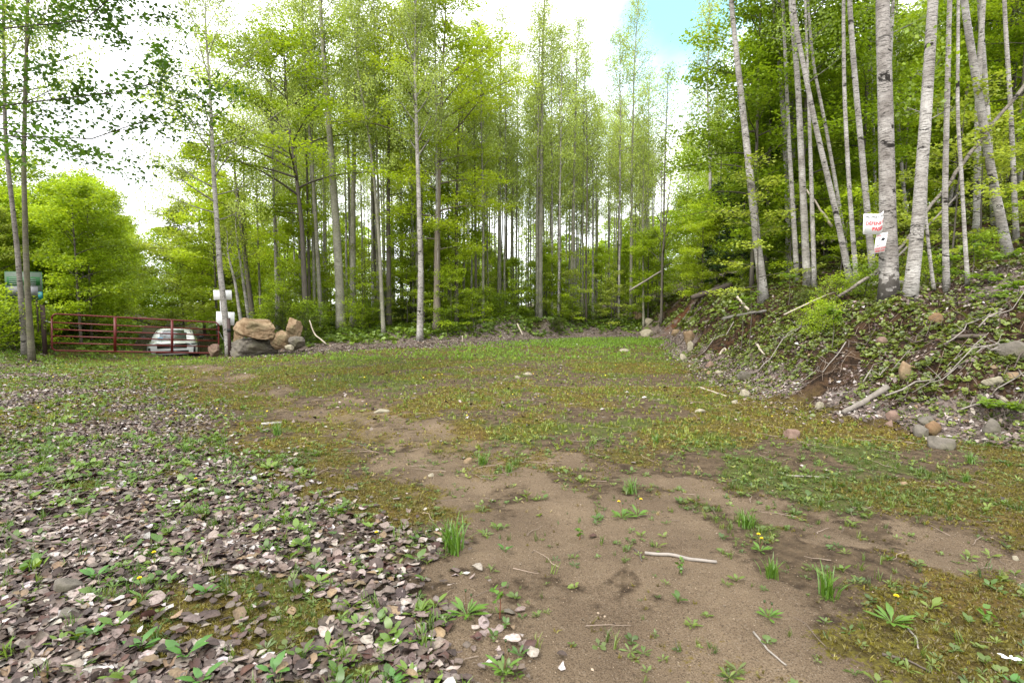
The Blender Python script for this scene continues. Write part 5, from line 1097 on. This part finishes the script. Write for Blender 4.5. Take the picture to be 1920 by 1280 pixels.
mb = MB(); mb.add([(-.62, 1.20, 1.175), (-.40, 1.155, 1.175), (-.40, 1.25, 1.235), (-.60, 1.29, 1.235)], [(0, 1, 2, 3)]); mb.build('sticker', MT['sticker_blue'], car)

# ---------------------------------------------------------------- single plants near the camera
def plant(label, px, py, hpx, kind, seed, col=(.09, .19, .02), name=None, flower=0, cat=None):
    g = G(px, py); h = hpx * g.y / FPX; r = np.random.default_rng(seed); nm = name or {'dandelion': 'dandelion', 'tuft': 'grass_tuft', 'broad': 'broadleaf_plant', 'tall': 'weed', 'seedling': 'seedling'}[kind]
    o = empty(nm, g); tag(o, label, cat or {'dandelion': 'dandelion', 'tuft': 'grass', 'broad': 'plant', 'tall': 'plant', 'seedling': 'seedling'}[kind])
    C_ = lambda n: np.array(col) * r.uniform(.75, 1.3, (n, 1))
    if kind == 'tuft':
        V, Q = tuft(46, 1.0, seed, .55, .022); mk('blades', V * h, Q, None, MT['herb'], C_(len(V)), False, o)
    elif kind == 'dandelion':
        V, Q = rosette(14, h * .75, seed, .6, .10, .3); mk('leaves', V, Q, None, MT['herb'], C_(len(V)), False, o)
        mb = MB()
        for k in range(max(2, flower + 1)):
            a = r.random() * 6.3; l = h * r.uniform(.6, 1.0); top = np.array((math.cos(a) * l * .25, math.sin(a) * l * .25, l)); mb.tube([(0, 0, 0), tuple(top * .5 + r.normal(0, .004, 3)), tuple(top)], .0018, 5, (.20, .13, .06), False); mb.tube([tuple(top), tuple(top + np.array((0, 0, .012)))], np.array([.004, .006]), 6, (.05, .09, .02))
            if k < flower:
                fm = MB()
                for ring, (rr, zz) in enumerate(((.012, .012), (.009, .016), (.005, .018))):
                    for q in range(12):
                        b = q * PI / 6 + ring * .2; ca, sa = math.cos(b), math.sin(b); w_ = .0035; fm.add([(top[0] - sa * w_ * .4, top[1] + ca * w_ * .4, top[2] + .008), (top[0] + sa * w_ * .4, top[1] - ca * w_ * .4, top[2] + .008), (top[0] + ca * rr + sa * w_, top[1] + sa * rr - ca * w_, top[2] + zz), (top[0] + ca * rr - sa * w_, top[1] + sa * rr + ca * w_, top[2] + zz)], [(0, 1, 2, 3)], col=(.85, .66, .02))
                fm.build('flower_head', MT['petal'], o)
        mb.build('stalks', MT['herb'], o)
    elif kind == 'broad':
        V, Q = rosette(6, h * .85, seed, 1.25, .17, .4); mk('leaves', V, Q, None, MT['herb'], C_(len(V)), False, o)
    elif kind == 'tall':
        mb = MB(); lv = []
        for k in range(4):
            a = r.random() * 6.3; top = np.array((math.cos(a) * .12 * h, math.sin(a) * .12 * h, h * r.uniform(.6, 1))); mb.tube([(r.normal(0, .01), r.normal(0, .01), 0), tuple(top * .5), tuple(top)], .0016, 5, (.12, .14, .04), False)
            for q in range(5):
                tt = r.uniform(.3, 1); lv.append(top * tt)
        lv = np.array(lv); n = len(lv); v, c_ = scatter(K6, lv, rotmats(np.stack([r.normal(0, .6, n), r.normal(0, .6, n), np.ones(n)], 1), r.random(n) * 6.3), np.stack([r.uniform(.018, .032, n)] * 3, 1), C_(n)); mk('leaves', v, faces(KQ6, len(K6), n), None, MT['herb'], c_, False, o); mb.build('stalks', MT['herb'], o)
    else:
        mb = MB(); mb.tube([(0, 0, 0), (.004, 0, h * .5), (0, 0, h)], np.array([.003, .0022, .0015]), 6, (.22, .06, .03), False); mb.build('stem', MT['herb'], o)
        n = 9; pz = np.stack([r.normal(0, .1 * h, n), r.normal(0, .1 * h, n), h * r.uniform(.45, 1, n)], 1); v, c_ = scatter(K6, pz, rotmats(np.stack([r.normal(0, .5, n), r.normal(0, .5, n), np.ones(n)], 1), r.random(n) * 6.3), np.stack([r.uniform(.03, .05, n)] * 3, 1), C_(n)); mk('leaves', v, faces(KQ6, len(K6), n), None, MT['herb'], c_, False, o)
    return o
plants = [
 ('dandelion with one open yellow flower at the lower right', 1672, 1168, 60, 'dandelion', 1, 1), ('dandelion with two small flowers beside the grey twig', 1425, 1035, 36, 'dandelion', 2, 2),
 ('dandelion in bloom among the leaves right of the white stone', 372, 930, 34, 'dandelion', 3, 1), ('dandelion flowering in the leaves near the left dark branch', 285, 1072, 30, 'dandelion', 4, 1),
 ('dandelion tuft with an orange bud near the lower left leaves', 268, 1125, 42, 'dandelion', 5, 1), ('dandelion with buds on the sand in the centre right', 1165, 972, 44, 'dandelion', 6, 1),
 ('flowering dandelion right of the dandelion with buds', 1195, 968, 36, 'dandelion', 16, 1), ('dandelion at the lower middle beside a white leaf', 875, 1155, 66, 'dandelion', 7, 0), ('dandelion rosette left of the tall seedling at the bottom', 790, 1205, 50, 'dandelion', 8, 0),
 ('wide dandelion rosette at the bottom edge of the sand', 945, 1262, 60, 'dandelion', 9, 0), ('dandelion rosette left of the moss hollow', 445, 960, 30, 'dandelion', 10, 0), ('dandelion rosette above the moss patch at the lower left', 620, 1105, 34, 'dandelion', 11, 0),
 ('reddish-stalked dandelion in the sand below the big grass tuft', 1440, 1160, 40, 'dandelion', 12, 0), ('yellow-headed dandelion between track and litter', 706, 1018, 20, 'dandelion', 13, 1), ('dandelion with an open flower in the far middle moss', 1094, 812, 12, 'dandelion', 14, 1),
 ('big bright grass tuft at the lower right', 1555, 1120, 66, 'tuft', 21, 0), ('grass tuft left of the big bright one', 1445, 1085, 46, 'tuft', 22, 0), ('long-bladed grass tuft on the right of the track', 1400, 990, 46, 'tuft', 23, 0),
 ('dense little grass tuft in the centre of the track', 956, 886, 24, 'tuft', 24, 0), ('taller grass tuft left of the dense little one', 905, 872, 30, 'tuft', 25, 0), ('spreading grass tuft in the middle right of the sand', 1182, 925, 34, 'tuft', 26, 0),
 ('wispy upright grass at the edge of the litter', 852, 1035, 78, 'tuft', 27, 0), ('small grass tuft at the far right moss', 1810, 905, 24, 'tuft', 28, 0), ('grass tuft in the middle right moss', 1230, 830, 20, 'tuft', 29, 0), ('grass tuft by the bank toe in the right', 1820, 870, 26, 'tuft', 30, 0),
 ('grass tuft at the left edge near the moss hollow', 575, 1010, 28, 'tuft', 31, 0), ('dark green grass tuft in the left litter', 350, 850, 26, 'tuft', 32, 0), ('grass tuft at the foot of the track on the left', 520, 815, 28, 'tuft', 33, 0),
 ('large broad leaves at the bottom left edge', 378, 1290, 66, 'broad', 41, 0), ('broad-leaved plant left of the moss patch', 345, 1240, 66, 'broad', 42, 0), ('broad-leaved plant right of that, by the bottom edge', 515, 1270, 60, 'broad', 43, 0),
 ('upright pair of leaves above the broad-leaved plants', 385, 1120, 42, 'broad', 44, 0), ('single tall dock leaf beside the round field stone', 178, 1092, 42, 'broad', 45, 0), ('rosette with long grey-green leaves in the lower left', 262, 1225, 58, 'broad', 46, 0),
 ('small broad plant left of the rosette', 178, 1198, 40, 'broad', 47, 0), ('low plant with curled round leaves on the bare sand', 948, 1035, 26, 'broad', 48, 0), ('broad plant at the bottom right corner', 1895, 1288, 40, 'broad', 49, 0),
 ('leafy plant left of the seedling in the middle bottom', 740, 1290, 50, 'broad', 50, 0), ('bushy leafy plant in the left leaf litter', 385, 975, 46, 'tall', 51, 0), ('pale leafy weed below the bushy one', 520, 1048, 40, 'tall', 52, 0),
 ('tall leafy weed in the upper left litter', 92, 830, 44, 'tall', 53, 0), ('leafy weed right of the left edge litter', 170, 868, 30, 'tall', 54, 0), ('weedy plant by the grey twig right end', 1275, 1080, 40, 'tall', 55, 0),
 ('seedling with bright leaves on a red stem at the middle bottom', 937, 1160, 62, 'seedling', 61, 0), ('small seedling in the sand right of the middle', 1087, 1012, 24, 'seedling', 62, 0), ('slim seedling near the lower right moss', 1845, 1165, 26, 'seedling', 63, 0),
]
for lab, px, py, h, k, sd_, fl_ in plants: plant(lab, px, py, h, k, sd_, flower=fl_, col=(.10, .20, .02) if k != 'broad' else (.075, .19, .03))
# trillium-like white flower at the bottom right corner
g = G(1893, 1250); o = empty('white_flower', g); tag(o, 'white-petalled flower in the bottom right corner', 'flower'); V, Q = rosette(6, .042, 9, .25, .2, .2); V[:, 2] += .03; mk('petals', V, Q, None, MT['sign_white'], None, False, o); mb = MB(); mb.tube([(0, 0, 0), (0, 0, .03)], .002, 5, (.1, .15, .03), False); mb.build('stem', MT['herb'], o)
# leafy sprays of maple on the bank, close enough to tell apart
def spray(label, px, py, Y, w, seed, n=120, bright=1.0):
    c = P(px, py, Y); zg = hz1(c.x, c.y); r = np.random.default_rng(seed); h = max(.25, c.z - zg); R = w * Y / FPX / 2
    o = empty('maple_seedling', (c.x, c.y, zg)); tag(o, label, 'sapling')
    mb = MB(); mb.tube([(0, 0, -.03), (.03, 0, h * .5), (0, 0, h)], np.array([.009, .006, .003]), 6, (1, 1, 1), False); P0 = []
    for k in range(7):
        a = k * 2.4; e = np.array((math.cos(a) * R * r.uniform(.6, 1), math.sin(a) * R * .8, r.uniform(-.05, .1))); b = np.array((0, 0, h * r.uniform(.75, 1))); mb.tube([tuple(b), tuple(b + e)], np.array([.004, .0015]), 4, (1, 1, 1), False)
        for q in range(n // 7): P0.append(b + e * r.uniform(.3, 1.1) + r.normal(0, .035, 3) * np.array((1, 1, .3)))
    P0 = np.array(P0); m_ = len(P0); v, c_ = scatter(K6, P0, rotmats(np.stack([r.normal(0, .3, m_), r.normal(0, .3, m_), np.ones(m_)], 1), r.random(m_) * 6.3), np.stack([r.uniform(.05, .085, m_)] * 3, 1), np.array((.16, .26, .02)) * bright * r.uniform(.8, 1.2, (m_, 1)))
    mb.build('stem', MT['dark_bark'], o, True); mk('leaves', v, faces(KQ6, len(K6), m_), None, MT['foliage'], c_, False, o)
for i, (lab, px, py, Y, w) in enumerate((('bright maple seedling leaves right of the thin birch', 1825, 460, 9.6, 40), ('maple seedling with flat leaf layer in front of the fallen trunk', 1850, 520, 8.8, 60), ('maple seedling spray low over the bare branches', 1860, 552, 8.4, 80), ('maple seedling spray left of the thin birch', 1745, 478, 10.5, 34), ('maple seedling by the foot of the thin birch', 1780, 478, 10.6, 34), ('maple seedling below the thin birch', 1777, 545, 9.6, 40),
    ('maple seedling at the right edge of the bank', 1905, 585, 7.4, 60), ('young maple leaves at the right edge low on the bank', 1880, 765, 6.4, 70), ('yellow-green maple seedling climbing left of the curving birch', 1408, 545, 12.6, 40), ('yellow-green maple seedling lower left of the curving birch', 1392, 562, 12.8, 46), ('bright seedling right of the curving birch', 1480, 515, 13, 44), ('bright little maple in the middle of the bank', 1562, 583, 9.2, 26),
    ('maple spray at the right edge above the gnarled branch', 1890, 480, 9.0, 50))):
    spray(lab, px, py, Y, w, 500 + i)

# tangled dead brush on the bank: each a fallen forked branch
rb = random.Random(21); brushes = [(1735, 640), (1820, 625), (1880, 600), (1690, 760), (1800, 690), (1870, 740), (1905, 690), (1540, 700), (1460, 660), (1620, 650), (1340, 640), (1290, 590), (1240, 600), (1750, 720), (1840, 660), (1900, 780), (1660, 700), (1500, 620), (1250, 560), (1310, 560)]
for i, (px, py) in enumerate(brushes):
    g = G(px, py); L = rb.uniform(.5, 1.3); a = rb.uniform(-.5, .5) + (PI if rb.random() < .5 else 0); mb = MB(); r = np.random.default_rng(600 + i)
    p = np.array([(math.cos(a) * L * t, math.sin(a) * L * t * .5, 0) for t in np.linspace(-.5, .5, 7)]); p += r.normal(0, .03, p.shape)
    for q in p: q[2] = hz1(g.x + q[0], g.y + q[1]) - g.z + .03 + abs(r.normal(0, .06))
    c_ = np.array((1, 1, 1)); mb.tube(p, np.linspace(.014, .004, 7) * rb.uniform(.6, 1.2), 6, c_, True, .2, r)
    for k in range(7):
        b = p[rb.randint(1, 5)]; d = np.array((rb.uniform(-.4, .4), rb.uniform(-.3, .2), rb.uniform(-.02, .3))) * L * .6
        mb.tube([b, b + d * .5 + r.normal(0, .02, 3), b + d], np.array([.006, .004, .0015]), 4, c_ * rb.uniform(.6, 1.3), False)
    o = mb.build('dead_branch', MT['weathered_wood' if i % 3 else 'dark_wood'], None, True); o.location = g
    tag(o, 'forked dead branch tangled in the litter of the right bank', 'branch', 'dead branches strewn on the bank')

# roots and torn turf round the hollow in the bank
for i in range(7):
    r = np.random.default_rng(700 + i); a = SLABPTS[1] + Vector((-.45 + .16 * i, .05, -.01)); mb = MB(); L = .25 + .3 * r.random()
    p = [tuple(a + Vector((r.normal(0, .02) * k, -.05 * k * .4 - .03, -L * k / 5))) for k in range(6)]
    mb.tube(p, np.linspace(.008, .002, 6), 5, (1, 1, 1), True, .2, r)
    tag(mb.build('root', MT['dark_wood'], None, True), 'dark root dangling under the slab over the hollow', 'root', 'roots hanging in the hollow')
